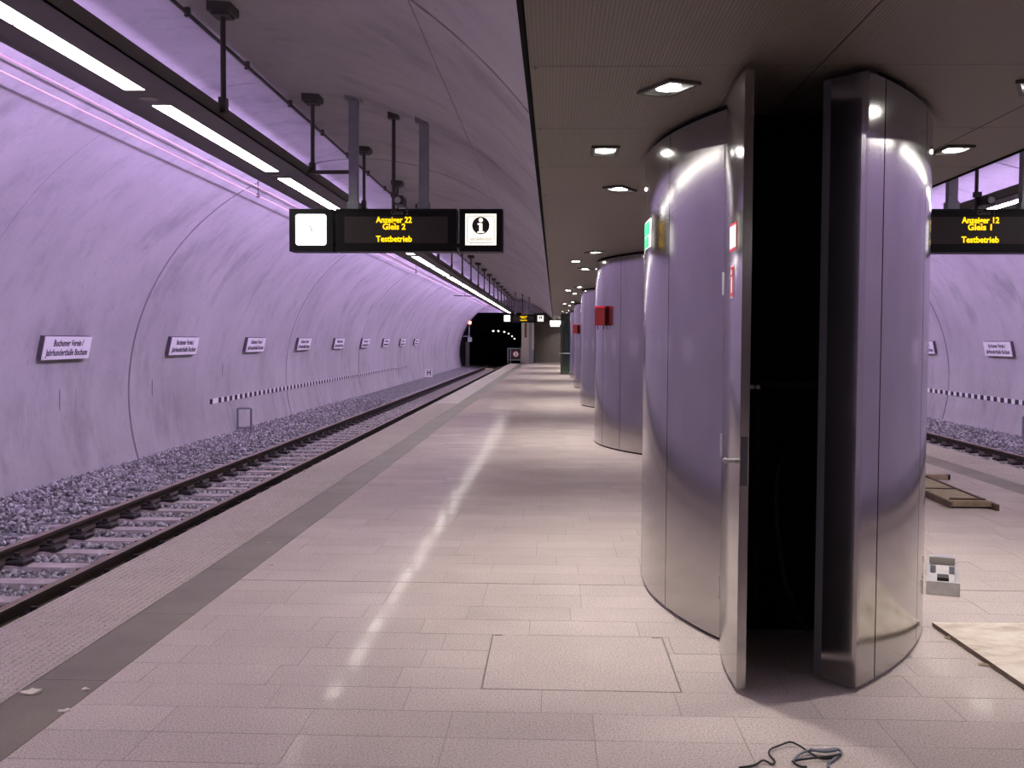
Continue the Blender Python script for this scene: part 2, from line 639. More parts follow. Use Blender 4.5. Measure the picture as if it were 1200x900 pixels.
# pale tactile edge slabs with raised studs, and the dark grooved strip
for side in (0, 1):
    SL = 0.6
    q = MB()
    x0, x1 = EDGE - 0.02, STRIP_OUT
    q.box(x0, x1 - .003, 0.002, SL - .002, -0.05, 0.0, 'tactile')
    qs = MB()
    qs.box(x0, x1 - .003, 0.002, SL - .002, -0.05, 0.0, 'tactile')
    nxs, nys = 14, 14
    for i in range(nxs):
        for j in range(nys):
            px = x0 + 0.03 + (x1 - x0 - 0.06) * i / (nxs - 1)
            py = 0.022 + (SL - 0.044) * j / (nys - 1)
            h = 0.006
            ra, rb = 0.013, 0.007
            vs = [(px - ra, py - ra, 0), (px + ra, py - ra, 0), (px + ra, py + ra, 0), (px - ra, py + ra, 0),
                  (px - rb, py - rb, h), (px + rb, py - rb, h), (px + rb, py + rb, h), (px - rb, py + rb, h)]
            qs.add(vs, [(4, 5, 6, 7), (0, 1, 5, 4), (1, 2, 6, 5), (2, 3, 7, 6), (3, 0, 4, 7)], 'tactile')
    first_s = first_p = None
    n = int((Y_PLAT - Y0) / SL)
    for k in range(n):
        y = Y0 + SL * k
        stud = 3.0 < y < 26
        if stud:
            if first_s is None:
                first_s = qs.build('tactile_slab', floor, (0, y, 0))
                o = first_s
            else:
                o = inst(first_s, 'tactile_slab', floor, (0, y, 0))
        else:
            if first_p is None:
                first_p = q.build('tactile_slab', floor, (0, y, 0))
                o = first_p
            else:
                o = inst(first_p, 'tactile_slab', floor, (0, y, 0))
        if side:
            o.location = (2 * XC, y + SL, 0)
            o.rotation_euler = (0, 0, math.pi)
    q = MB()
    q.box(STRIP_OUT + .004, STRIP_IN - .002, 0.002, 1.2 - .002, -0.04, -0.0005, 'grooved_strip')
    f0 = None
    for k in range(int((Y_PLAT - Y0) / 1.2)):
        y = Y0 + 1.2 * k
        if f0 is None:
            f0 = q.build('dark_strip_slab', floor, (0, y, 0))
            o = f0
        else:
            o = inst(f0, 'dark_strip_slab', floor, (0, y, 0))
        if side:
            o.location = (2 * XC, y + 1.2, 0)
            o.rotation_euler = (0, 0, math.pi)

# ------------------------------------------------------------------ ceiling
cl = MB()
cl.box(-0.10, mx(-0.10, 1), Y0, Y_PLAT + 5, CEIL + 0.06, CEIL + 0.25, 'black')
ceiling = tag(cl.build('ceiling'), kind='structure')
for side in (0, 1):
    q = MB()
    q.box(mx(-0.150, side), mx(-0.130, side), Y0, Y_END, CEIL - 0.008, CEIL + 0.12, 'liner')
    q.build('edge_trim', ceiling)
ROWC, C0 = 1.405, 4.86
xs = [-0.128, 1.18, 2.44, mx(-0.128, 1)]
cc = {}
for k in range(-12, 50):
    ya, yb = C0 + ROWC * k, C0 + ROWC * (k + 1)
    if ya > Y_END:
        break
    for i in range(3):
        if i not in cc:
            q = MB()
            q.box(xs[i] + .004, xs[i + 1] - .004, 0.0035, ROWC - .0035, CEIL, CEIL + 0.03, 'ceiling_panel')
            for sx in (xs[i] + .03, xs[i + 1] - .03):
                q.cyl((sx, 0.03, CEIL - 0.002), (sx, 0.03, CEIL), 0.009, 'dark_metal', 8)
            cc[i] = q.build('ceiling_panel', ceiling, (0, ya, 0))
        else:
            inst(cc[i], 'ceiling_panel', ceiling, (0, ya, 0))

# end walls
q = MB()
q.box(-6.9, mx(-6.9, 1), Y0 - 0.3, Y0, -1.0, 4.7, 'end_wall')
tag(q.build('wall_front'), kind='structure')
# the back wall behind the platform end, in courses of grey block
q = MB()
q.box(-1.45, mx(-1.45, 1), 76.0, 76.3, -1.0, 3.6, 'slab')
wb = tag(q.build('wall_back'), kind='structure')
q = MB()
q.box(-1.45, mx(-1.45, 1), 75.94, 76.0, 2.0, 2.85, 'end_wall')
q.build('upper_panel', wb)
q = MB()
q.box(-1.45, mx(-1.45, 1), -0.03, 0.03, 0, 0.235, 'end_wall')
o = q.build('block_course', wb, (0, 75.97, 0.0))
for k in range(1, 8):
    inst(o, 'block_course', wb, (0, 75.97, 0.25 * k))
q = MB()
q.box(-1.45, mx(-1.45, 1), 71.4, 76.3, -0.95, -0.005, 'slab')
q.build('end_landing', wb)


# portal bulkheads and the dark running tunnels
def tunnel_path(y):
    t = max(0.0, y - 86)
    return t * t / 1300.0, -0.022 * max(0.0, y - 80) if y > 80 else 0.0


for side in (0, 1):
    q = MB()
    zc = 3.42
    a_c = math.asin((zc - TZ) / TR)
    n = 24
    pts = []
    for i in range(n + 1):
        a = a_c + (math.pi - 2 * a_c) * i / n
        x, z = tube_pt(a, TR + 0.1)
        pts.append((mx(x, side), z))
    for y in (Y_END, Y_END + 0.3):
        q.add([(x, y, z) for x, z in pts], [tuple(range(n + 1))], 'concrete')
    q.add([(pts[0][0], Y_END, pts[0][1]), (pts[-1][0], Y_END, pts[-1][1]), (pts[-1][0], Y_END + .3, pts[-1][1]), (pts[0][0], Y_END + .3, pts[0][1])],
          [(0, 1, 2, 3)], 'concrete')
    bh = tag(q.build('wall_portal'), kind='structure')
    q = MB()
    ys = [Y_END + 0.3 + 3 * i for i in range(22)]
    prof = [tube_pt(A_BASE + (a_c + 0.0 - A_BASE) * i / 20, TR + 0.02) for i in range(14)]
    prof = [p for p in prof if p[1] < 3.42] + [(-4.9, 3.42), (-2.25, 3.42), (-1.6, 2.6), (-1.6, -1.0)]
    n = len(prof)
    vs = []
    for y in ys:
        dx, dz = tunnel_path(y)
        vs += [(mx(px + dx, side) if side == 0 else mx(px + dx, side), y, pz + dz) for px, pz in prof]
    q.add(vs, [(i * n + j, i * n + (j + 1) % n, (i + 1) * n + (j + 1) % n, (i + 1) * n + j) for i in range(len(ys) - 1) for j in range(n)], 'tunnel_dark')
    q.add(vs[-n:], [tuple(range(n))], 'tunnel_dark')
    q.build('tunnel_lining', bh)


# ------------------------------------------------------------------ ballast
def bed_z(x):          # left half coordinates
    if x < -5.0:
        return -0.43 + 0.13 * min(1, (-5.0 - x) / 1.3)
    return -0.448


SLEEPER_Y0, SLEEPER_D = 3.02, 0.611


def on_sleeper(x, y):
    k = (y - SLEEPER_Y0) / SLEEPER_D
    return abs(k - round(k)) * SLEEPER_D < 0.135 and -5.55 < x < -3.12


ico = bmesh.new()
bmesh.ops.create_icosphere(ico, subdivisions=1, radius=1.0)
ICO_V = np.array([v.co for v in ico.verts])
ICO_F = np.array([[v.index for v in f.verts] for f in ico.faces])
ico.free()


def stones(name, side, areas):
    P = []
    for x0, x1, y0, y1, dens in areas:
        n = int((x1 - x0) * (y1 - y0) * dens)
        xs_, ys_ = rng.uniform(x0, x1, n), rng.uniform(y0, y1, n)
        for x, y in zip(xs_, ys_):
            if on_sleeper(x, y) or abs(x - RAIL_A) < 0.07 or abs(x - RAIL_B) < 0.07:
                continue
            lim = TX - math.sqrt(max(0, TR * TR - (bed_z(x) - TZ) ** 2))
            if x < lim + 0.02:
                continue
            P.append((x, y, bed_z(x)))
    P = np.array(P)
    n = len(P)
    var = ICO_V[None] * rng.uniform(0.62, 1.25, (24, len(ICO_V), 1))
    V = var[rng.integers(0, 24, n)]
    S = rng.uniform(0.6, 1.25, (n, 1, 3)) * rng.uniform(0.017, 0.031, (n, 1, 1))
    V = V * S
    a = rng.uniform(0, 6.28, (n, 1))
    ca, sa = np.cos(a), np.sin(a)
    X = V[..., 0] * ca - V[..., 1] * sa
    Yv = V[..., 0] * sa + V[..., 1] * ca
    V = np.stack([X, Yv, V[..., 2]], -1)
    P[:, 2] += rng.uniform(-0.006, 0.022, n)
    V = V + P[:, None]
    if side:
        V[..., 0] = 2 * XC - V[..., 0]
    Fc = (ICO_F[None] + (np.arange(n) * len(ICO_V))[:, None, None]).reshape(-1, 3)
    me = bpy.data.meshes.new(name)
    V = V.reshape(-1, 3)
    me.vertices.add(len(V))
    me.vertices.foreach_set('co', V.ravel())
    me.loops.add(Fc.size)
    me.loops.foreach_set('vertex_index', Fc.ravel())
    me.polygons.add(len(Fc))
    me.polygons.foreach_set('loop_start', np.arange(0, Fc.size, 3))
    me.polygons.foreach_set('loop_total', np.full(len(Fc), 3))
    me.materials.append(MATS['ballast'])
    me.update(calc_edges=True)
    me.validate()
    o = bpy.data.objects.new(name, me)
    COL.objects.link(o)
    return o


for side, sd in ((0, 'left'), (1, 'right')):
    q = MB()
    xs_ = [-6.75, -6.3, -5.9, -5.4, -5.0, -3.0]
    ys_ = [Y0, 40, 80] + [80 + 4 * i for i in range(1, 14)]
    vs = []
    for y in ys_:
        dx, dz = tunnel_path(y)
        for x in xs_:
            vs.append((mx(x + dx, side), y, bed_z(x) - 0.012 + dz))
    n = len(xs_)
    q.add(vs, [(i * n + j, i * n + j + 1, (i + 1) * n + j + 1, (i + 1) * n + j) for i in range(len(ys_) - 1) for j in range(n - 1)], 'ballast_bed')
    tag(q.build('ground_' + sd), kind='structure')
s = stones('ballast_gravel', 0, [(-6.6, -3.06, 5.5, 15, 420), (-6.6, -3.06, 15, 24, 330), (-6.6, -3.06, 24, 34, 200)])
tag(s, 'loose grey ballast stones filling the left track bed', 'ballast', kind='stuff')
s = stones('ballast_gravel', 1, [(-6.6, -3.06, 12, 21, 320), (-6.6, -3.06, 21, 28, 220)])
tag(s, 'loose grey ballast stones filling the right track bed', 'ballast', kind='stuff')

# ------------------------------------------------------------------ track
RP = [(-.0625, -.149), (.0625, -.149), (.0625, -.139), (.012, -.122), (.009, -.05), (.0335, -.038), (.0335, -.006), (.027, 0),
      (-.027, 0), (-.0335, -.006), (-.0335, -.038), (-.009, -.05), (-.012, -.122), (-.0625, -.139)]
RAIL_H = 0.122
RP = [(a, c * RAIL_H / 0.149) for a, c in RP]
for side, sd in ((0, 'left'), (1, 'right')):
    for x, wh in ((RAIL_A, 'nearer the tunnel wall'), (RAIL_B, 'nearer the platform edge')):
        q = MB()
        path = [(0, Y0, 0), (0, 78, 0)] + [(tunnel_path(80 + 3 * i)[0], 80 + 3 * i, tunnel_path(80 + 3 * i)[1]) for i in range(14)]
        if side:
            path = [(-a, y, z) for a, y, z in path]
        xx = mx(x, side)
        q.sweep([(px + xx, pz + RAIL_TOP) for px, pz in RP], path, 'rail_shaded_rust', lambda j: 'rail_head' if j in (6, 7, 8) else 'rail_shaded_rust')
        tag(q.build('rail'), 'rusty steel rail of the %s track, %s' % (sd, wh), 'rail', 'running rails')

SL_TOP = RAIL_TOP - RAIL_H - 0.012


def sleeper_mesh():
    q = MB()
    xm = (RAIL_A + RAIL_B) / 2
    prof = [(-1.02, 0.13), (-0.42, 0.13), (-0.36, 0.105), (0.36, 0.105), (0.42, 0.13), (1.02, 0.13)]
    # trapezoid cross-section, a touch lower in the middle
    vs = []
    for px, hw_ in prof:
        dz = -0.012 if abs(px) < 0.4 else 0
        vs += [(px, -hw_ - .02, -0.20), (px, -hw_ + .01, dz), (px, hw_ - .01, dz), (px, hw_ + .02, -0.20)]
    n = len(prof)
    fs = [(i * 4 + j, i * 4 + (j + 1) % 4, (i + 1) * 4 + (j + 1) % 4, (i + 1) * 4 + j) for i in range(n - 1) for j in range(4)]
    fs += [(0, 1, 2, 3), tuple(range((n - 1) * 4, n * 4))[::-1]]
    q.add(vs, fs, 'sleeper')
    o = q.build('track_sleeper')
    q = MB()
    for s_ in (-1, 1):
        q.cbox(min(s_ * .06, s_ * .22), max(s_ * .06, s_ * .22), -.10, .10, -0.003, 0.040, .014, 'fastener')
        for yy in (-.05, .05):
            q.tube([(s_ * .045, yy, .036), (s_ * .09, yy * 1.1, .062), (s_ * .135, yy * .8, .045), (s_ * .15, yy * .2, .034)], .014, 'fastener', 5)
        q.cyl((s_ * .115, 0, .02), (s_ * .115, 0, .095), .026, 'fastener', 6)
    q.box(-.075, .075, -.08, .08, -.001, 0.0118, 'fastener')
    f1 = q.build('rail_fastener', o, (RAIL_A - xm, 0, 0))
    inst(f1, 'rail_fastener', o, (RAIL_B - xm, 0, 0))
    return o, xm


sl, xm = sleeper_mesh()
tag(sl, 'concrete sleeper across the left track under both rails', 'sleeper', 'sleepers of the left track')
sl.location = (xm, SLEEPER_Y0, SL_TOP)
for k in range(1, 115):
    c = copy_tree(sl)
    c.location = (xm, SLEEPER_Y0 + SLEEPER_D * k, SL_TOP)
for k in range(14, 60):
    c = copy_tree(sl)
    c.location = (mx(xm, 1), SLEEPER_Y0 + SLEEPER_D * k, SL_TOP)
    tag(c, 'concrete sleeper across the right track under both rails', 'sleeper', 'sleepers of the right track')

# ------------------------------------------------------------------ light channels
CH_Z, CH_H = 3.43, 0.10
CH_L, CH_R, CH_M = -3.45, -2.79, -3.115
L_HALF = 0.074
LAMP_D, LAMP_0 = 3.78, 7.80             # gap starts; then two lamps
for side, sd in ((0, 'left'), (1, 'right')):
    root = tag(empty('light_channel', (mx(CH_M, side), 6, CH_Z)),
               'long dark metal light channel with white tubes hanging over the %s track' % sd, 'light fitting')
    off = Vector((-mx(CH_M, side), -6, -CH_Z))
    q = MB()
    X = lambda x: mx(x, side)
    q.box(X(CH_L), X(CH_M - L_HALF), Y0, 73.2, CH_Z, CH_Z + 0.012, 'channel_metal')
    q.box(X(CH_M + L_HALF), X(CH_R), Y0, 73.2, CH_Z, CH_Z + 0.012, 'channel_metal')
    q.box(X(CH_R), X(CH_R - 0.012), Y0, 73.2, CH_Z, CH_Z + CH_H, 'channel_metal')
    q.box(X(CH_L + 0.07), X(CH_R), Y0, 73.2, CH_Z + CH_H, CH_Z + CH_H + 0.012, 'channel_metal')
    q.build('trough', root, off)
    q = MB()
    q.box(X(-3.40), X(-3.388), Y0, 73.2, CH_Z, CH_Z + 0.222, 'channel_metal')  # unseen baffle, sized to end the lilac light at the crown
    q.build('baffle_fin', root, off)
    # lilac wash tubes on the outer side, hidden from the platform by the trough
    k = 0
    y = Y0 + 0.2
    wt = None
    while y < 72.5:
        if wt is None:
            q = MB()
            q.cyl((X(-3.455), 0, CH_Z + 0.075), (X(-3.455), 1.46, CH_Z + 0.075), 0.022, 'wash_glow', 8)
            qn = MB()  # added glowing panel, evens the lilac light down the wall
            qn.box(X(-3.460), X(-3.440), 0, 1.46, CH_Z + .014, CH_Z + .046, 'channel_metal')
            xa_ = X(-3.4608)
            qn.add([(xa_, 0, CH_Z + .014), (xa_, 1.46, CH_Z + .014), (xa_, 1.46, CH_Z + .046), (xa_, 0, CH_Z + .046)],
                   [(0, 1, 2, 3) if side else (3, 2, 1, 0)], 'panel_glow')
            wp = qn.build('wash_fill_panel', root, off + Vector((0, y, 0)))
            wt = q.build('wash_tube', root, off + Vector((0, y, 0)))
        else:
            inst(wt, 'wash_tube', root, off + Vector((0, y, 0)))
            inst(wp, 'wash_fill_panel', root, off + Vector((0, y, 0)))
        y += 1.5
    # downward tubes in pairs with a loudspeaker between the pairs
    q = MB()
    half = (LAMP_D - 0.5) / 2
    q.box(X(CH_M - L_HALF), X(CH_M + L_HALF), 0.02, half - 0.02, CH_Z - 0.001, CH_Z + 0.02, 'strip_glow')
    dif = None
    g0 = LAMP_0 - LAMP_D * 5
    qp = MB()
    qp.box(X(CH_M - L_HALF), X(CH_M + L_HALF), 0, 0.5, CH_Z, CH_Z + 0.012, 'channel_metal')
    qp.cyl((X(CH_M), 0.25, CH_Z - 0.006), (X(CH_M), 0.25, CH_Z), 0.07, 'speaker_mesh', 20)
    spk = None
    for k in range(23):
        gy = g0 + LAMP_D * k
        if gy < Y0 or gy + LAMP_D > 73.4:
            continue
        if spk is None:
            spk = qp.build('loudspeaker_plate', root, off + Vector((0, gy, 0)))
        else:
            inst(spk, 'loudspeaker_plate', root, off + Vector((0, gy, 0)))
        for h in range(2):
            if dif is None:
                dif = q.build('lamp_diffuser', root, off + Vector((0, gy + 0.5, 0)))
            else:
                inst(dif, 'lamp_diffuser', root, off + Vector((0, gy + 0.5 + half * h, 0)))

    # hanger rods from the vault
    hx = -2.775
    vz = TZ + math.sqrt(TR * TR - (hx - TX) ** 2)
    h0 = None
    for k in range(0, 20):
        y = 8.8 + 3.25 * k
        if h0 is None:
            h0 = tag(empty('channel_hanger', (X(hx), y, CH_Z + CH_H)),
                     'first dark hanger rod from the camera on the %s light channel' % sd, 'hanger', 'channel hangers over the %s track' % sd)
            zt = vz - CH_Z - CH_H
            q = MB()
            q.box(-.10, .10, -.12, .12, zt - .075, zt + 0.01, 'dark_metal')
            q.box(-.07, .07, -.09, .09, zt - .10, zt - .075, 'dark_metal')
            q.build('ceiling_box', h0)
            q = MB()
            q.cyl((0, 0, 0.0), (0, 0, zt - .08), 0.023, 'dark_metal', 10)
            q.build('rod', h0)
            q = MB()
            q.box(-.03, .03, -.045, .045, -.06, .07, 'dark_metal')
            q.build('clamp', h0)
        else:
            c = copy_tree(h0)
            c.location = (X(hx), y, CH_Z + CH_H)
            c['label'] = '%s dark hanger rod from the camera on the %s light channel' % (ORD[k], sd)

    # conduit with clips along the crown of the vault
    cxx = -3.10
    cz = TZ + TR - 0.05
    cd = tag(empty('conduit', (X(cxx), 6, cz)), 'thin dark conduit clipped along the crown of the %s vault' % sd, 'conduit')
    q = MB()
    q.cyl((0, Y0 - 6, 0), (0, 66, 0), 0.018, 'dark_metal', 8)
    q.build('pipe', cd)
    q = MB()
    q.box(-.022, .022, -.02, .02, -.028, .052, 'dark_metal')
    c0 = q.build('pipe_clip', cd, (0, -4, 0))
    for k in range(1, 40):
        inst(c0, 'pipe_clip', cd, (0, -4 + 1.72 * k, 0))

    # overhead wires above the track
    for z, nm, lb in ((3.81, 'feeder_wire', 'upper copper wire of the pair above the %s track'), (3.68, 'contact_wire', 'lower copper contact wire of the pair above the %s track')):
        q = MB()
        q.cyl((X(-4.35), Y0, z), (X(-4.35), Y_END - 0.01, z), 0.009, 'copper', 6)
        tag(q.build(nm), lb % sd, 'overhead wire', 'overhead wires')
    for k, y in enumerate((15.4, 33.0, 51.0)):
        d_ = tag(empty('wire_support', (X(-4.35), y, 3.68)), '%s wire dropper hanging from the %s vault, counted from the camera' % (ORD[k], sd), 'wire support', 'wire supports')
        vz2 = TZ + math.sqrt(TR * TR - (-4.35 - TX) ** 2)
        q = MB()
        q.cyl((0, 0, 0), (0, 0, vz2 - 3.68), 0.008, 'dark_metal', 6)
        q.build('dropper', d_)
        if k == 2:
            q = MB()
            q.cyl((-.55, 0, .04), (.62, 0, .0), 0.022, 'dark_metal', 8)
            q.build('cross_arm', d_)
        q = MB()
        q.box(-.02, .02, -.03, .03, -.02, .03, 'dark_metal')
        q.build('wire_clamp', d_)

# ------------------------------------------------------------------ downlights
def downlight(x, y, rz, label, group):
    r = tag(empty('downlight', (x, y, CEIL), rz), label, 'downlight', group)
    return r


proto = None
sides = (('left', 0), ('right', 1))
for k in range(0, 8):  # lamps of the last bay are added to brighten the end wall
    ct = COL_TIP + COL_L + BAY * k
    for sd, side in sides:
        for j, (x, dy, rz) in enumerate(((0.545, -1.77, 26), (0.315, -0.05, 0), (0.52, 1.70, -26))):
            y = ct + dy
            if y > 75.5:
                continue
            pos = ('beside the front', 'beside the middle', 'beside the back')[j]
            if k < 5:
                lb = 'recessed rectangular downlight %s of the %s column, %s side' % (pos, ORD[k], sd)
            else:
                lb = '%s recessed downlight beyond the last column, %s side' % (ORD[(k - 5) * 3 + j], sd)
            loc = (mx(x, side), y, CEIL)
            rot = math.radians(rz if side == 0 else -rz)
            if proto is None:
                proto = downlight(*loc[:2], rot, lb, 'recessed downlights')
                q = MB()
                for s_ in (-1, 1):
                    q.box(s_ * .085, s_ * .066, -.15, .15, -.012, 0, 'zinc')
                    q.box(-.066, .066, s_ * .14 - .01, s_ * .14 + .01, -.012, 0, 'zinc')
                q.box(-.085, .085, -.15, .15, -.0125, -.0118, 'dark_metal')
                q.f.pop(), q.m.pop(), q.s.pop()
                q = MB()
                for s_ in (-1, 1):
                    q.box(s_ * .09, s_ * .068, -.15, .15, -.016, 0, 'dark_metal')
                    q.box(-.068, .068, s_ * .14 - .012, s_ * .14 + .012, -.016, 0, 'dark_metal')
                q.build('frame', proto)
                q = MB()
                q.box(-.068, .068, -.128, .128, -.005, -.001, 'zinc')
                q.build('reflector_plate', proto)
                q = MB()
                q.cyl((0, 0, -.012), (0, 0, -.005), 0.06, 'lens_glow', 20)
                q.build('lens', proto)
                ld = bpy.data.lights.new('downlight_lamp', 'AREA')
                ld.shape = 'DISK'
                ld.size = 0.11
                ld.energy = DOWN_POWER
                ld.color = (1.0, 0.93, 0.86)
                ld.spread = math.radians(115)
                lo = bpy.data.objects.new('lamp', ld)
                COL.objects.link(lo)
                lo.parent = proto
                lo.location = (0, 0, -0.016)
            else:
                c = copy_tree(proto)
                c.location = loc
                c.rotation_euler = (0, 0, rot)
                c['label'] = lb

# ------------------------------------------------------------------ steel columns
AR = (COL_L ** 2 + COL_W ** 2) / (2 * COL_W)


def lens(t, inset=0.0):
    """half-width and outward normal (side, y) of the pointed-oval plan at t metres from the front tip"""
    u = math.sqrt(AR * AR - (COL_L - t) ** 2) - (AR - COL_W)
    nx_, ny_ = (u + AR - COL_W) / AR, (t - COL_L) / AR
    return u - nx_ * inset, t - ny_ * inset, nx_, ny_


def arc_panel(t0, t1, s, z0, z1, th, mat, n, mat_in=None, mat_edge=None, inset=0.0):
    """a curved sheet; s=-1 left face, +1 right face; x measured from the column's middle, y from its front tip"""
    mb = MB()
    o_, i_ = [], []
    for k in range(n + 1):
        t = t0 + (t1 - t0) * k / n
        u, y, _, _ = lens(t, inset)
        o_.append((s * u, y))
        u, y, _, _ = lens(t, inset + th)
        i_.append((s * u, y))
    for ring, mt in ((o_, mat), (i_, mat_in or mat)):
        vs = [(x, y, z) for z in (z0, z1) for x, y in ring]
        mb.add(vs, [(j, j + 1, n + 2 + j, n + 1 + j) for j in range(n)], mt, True)
    for z in (z0, z1):
        vs = [(x, y, z) for x, y in o_] + [(x, y, z) for x, y in i_]
        mb.add(vs, [(j, j + 1, n + 2 + j, n + 1 + j) for j in range(n)], mat_edge or mat)
    for k in (0, n):
        vs = [(*o_[k], z0), (*i_[k], z0), (*i_[k], z1), (*o_[k], z1)]
        mb.add(vs, [(0, 1, 2, 3)], mat_edge or mat)
    return mb


D0, D1 = 0.15, 0.77
seams = [0.0, D0, D1, 1.43, 2.2, 2.97, 4.4 - D1, 4.4 - D0, 4.4]
CT = CEIL - 0.035


def add_patch(mb, s, t0, t1, z0, z1, mat, out=0.0015, n=4):
    vs = []
    for z in (z0, z1):
        for k in range(n + 1):
            u, y, nx_, ny_ = lens(t0 + (t1 - t0) * k / n, -out)
            vs.append((s * u, y, z))
    fs = [(j, j + 1, n + 2 + j, n + 1 + j) for j in range(n)]
    mb.add(vs, fs, mat, True)


def column(k, open_door):
    r = empty('steel_column', (COL_X, COL_TIP + BAY * k, 0))
    for s in (-1, 1):
        for a, c in zip(seams, seams[1:]):
            door = (a, c) == (D0, D1)
            if open_door and door and s == -1:
                continue
            a1 = a + (0.004 if a > 0 else 0.0)
            c1 = c - (0.004 if c < 4.4 else 0.0)
            arc_panel(a1, c1, s, 0.022, CT, 0.02, 'brushed_steel', 14 if c - a > 0.3 else 6, 'steel_inside').build('steel_panel', r)
    # black shell added behind the sheets to put shade into joints and gaps
    q = MB()
    for s in (-1, 1):
        if open_door and s == -1:
            rngs = [(D1 + .02, 4.25)]
        else:
            rngs = [(0.15, 4.25)]
        for a, c in rngs:
            b_ = arc_panel(a, c, s, 0.0, CEIL - 0.002, 0.015, 'liner', 30, inset=0.026)
            q.add(b_.v, b_.f, 'liner')
    q.build('shade_shell', r)
    if not open_door:
        return r
    # door leaf, hinged at D1 on the left face and swung outwards
    u, y, _, _ = lens(D1)
    hinge = Vector((-u, y, 0))
    ang = math.radians(-35)
    leaf = arc_panel(D0 - .07, D1 - .002, -1, 0.022, CT - 0.005, 0.042, 'brushed_steel', 14, 'steel_inside', 'brushed_steel')
    leaf.v = [(a - hinge.x, b_ - hinge.y, c) for a, b_, c in leaf.v]
    lf = leaf.build('door_leaf', r, tuple(hinge), ang)

    def leaf_patch(name, t0, t1, z0, z1, mat, out=0.0015):
        q = MB()
        add_patch(q, -1, t0, t1, z0, z1, mat, out)
        q.v = [(a - hinge.x, b_ - hinge.y, c) for a, b_, c in q.v]
        return q.build(name, lf)

    st = leaf_patch('notice_sticker', 0.175, 0.325, 2.02, 2.15, 'red_print')
    st['label'] = 'white notice sticker with a red border'
    st2 = leaf_patch('notice_face', 0.182, 0.325, 2.033, 2.137, 'white_print', 0.0028)
    st3 = leaf_patch('extinguisher_sticker', 0.215, 0.300, 1.80, 1.955, 'white_print')
    st3['label'] = 'red fire extinguisher sticker'
    leaf_patch('extinguisher_face', 0.220, 0.295, 1.808, 1.947, 'red_print', 0.0028)
    leaf_patch('extinguisher_symbol', 0.243, 0.273, 1.825, 1.90, 'white_print', 0.004)
    leaf_patch('extinguisher_hose', 0.250, 0.278, 1.91, 1.932, 'white_print', 0.004)
    # handle and lock
    u1, y1, nx_, ny_ = lens(0.155)
    p = Vector((-u1, y1, 1.05)) - hinge
    nn = Vector((-nx_, ny_, 0))
    q = MB()
    q.cyl(p, p + nn * .045, .011, 'zinc', 10)
    q.cyl(p + nn * .04 + Vector((0, 0, 0)), p + nn * .04 + Vector((-ny_, -nx_, 0)) * -.028, .012, 'zinc', 10)
    q.build('door_handle', lf)
    u1, y1, nx_, ny_ = lens(D0 - .072, 0.02)
    p = Vector((-u1, y1, 1.06)) - hinge
    q = MB()
    tng = Vector((ny_, nx_, 0))
    M = Matrix.Translation(p) @ Matrix.Rotation(math.atan2(-nx_, -ny_) + math.pi, 4, 'Z')
    q.box(-.004, .022, -.014, .014, -.11, .11, 'steel_inside', M)
    q.build('lock_plate', lf)
    # hinges
    for z in (2.56, 1.90, 1.05, 0.30):
        u1, y1, nx_, ny_ = lens(D1 + .002, -.004)
        q = MB()
        q.cyl((-u1, y1, z - .06), (-u1, y1, z + .06), .008, 'zinc', 8)
        q.build('hinge', r)
    # jamb post behind the tip piece and the dark works inside
    q = MB()
    u1, y1, nx_, ny_ = lens(D0 - .004, 0.0)
    ang2 = math.atan2(ny_, -nx_)
    M = Matrix.Translation((-u1, y1, 0)) @ Matrix.Rotation(ang2, 4, 'Z')
    q.box(-.075, -.001, -.045, .005, 0.03, CT, 'jamb_metal', M)
    q.build('door_jamb', r)
    q = MB()
    q.box(-.45, .45, 1.05, 3.35, 0.0, CEIL - .01, 'liner')
    q.build('pillar_core', r)
    q = MB()
    q.box(-.30, -.27, 1.02, 1.05, 0, 1.38, 'inner_metal')
    q.box(.05, .08, 1.02, 1.05, 0, 1.38, 'inner_metal')
    q.box(-.27, .05, 1.02, 1.05, 1.35, 1.38, 'inner_metal')
    q.build('inner_frame', r)
    for p0, p1, rad in (((-.33, 1.0, 1.35), (-.31, 1.0, 1.35), .012), ((-.30, 1.0, 1.35), (-.28, 1.0, 1.35), .012), ((-.36, .99, .93), (-.36, .99, .99), .010)):
        q = MB()
        q.cyl(p0, p1, rad, 'zinc', 8)
        q.build('inner_latch', r)
    q = MB()
    q.tube([(-.13, .99, 1.02), (-.18, .98, .9), (-.19, .98, .7), (-.16, .98, .45), (-.12, .98, .25), (-.05, .97, .1), (0, .95, .02)], .02, 'cable_black')
    q.build('inner_cable', r)
    return r


col1 = column(0, True)
th_ = math.radians(-1.2)
col1.rotation_euler = (0, 0, th_)
col1.location = (COL_X + .01 + COL_L * math.sin(th_), COL_TIP + COL_L * (1 - math.cos(th_)), 0)
tag(col1, 'nearest brushed steel column with its narrow door standing open', 'column', 'steel columns along the platform', 'thing')
q = MB()
add_patch(q, -1, 1.86, 2.24, 2.19, 2.37, 'white_print', 0.002, 6)
es = q.build('exit_sticker', col1)
es['label'] = 'green and white escape route sticker'
q = MB()
add_patch(q, -1, 1.93, 2.23, 2.275, 2.36, 'green_print', 0.004, 5)
add_patch(q, -1, 1.96, 2.23, 2.20, 2.265, 'green_print', 0.004, 5)
q.build('exit_symbol', es)
c2 = column(1, False)
cols = [c2] + [copy_tree(c2) for _ in range(3)]
COLLAB = ['second brushed steel column from the camera, with a large red box on its side',
          'third brushed steel column from the camera, behind the red box column',
          'fourth brushed steel column from the camera, with a small red box',
          'farthest brushed steel column, next to the glass lift shaft']
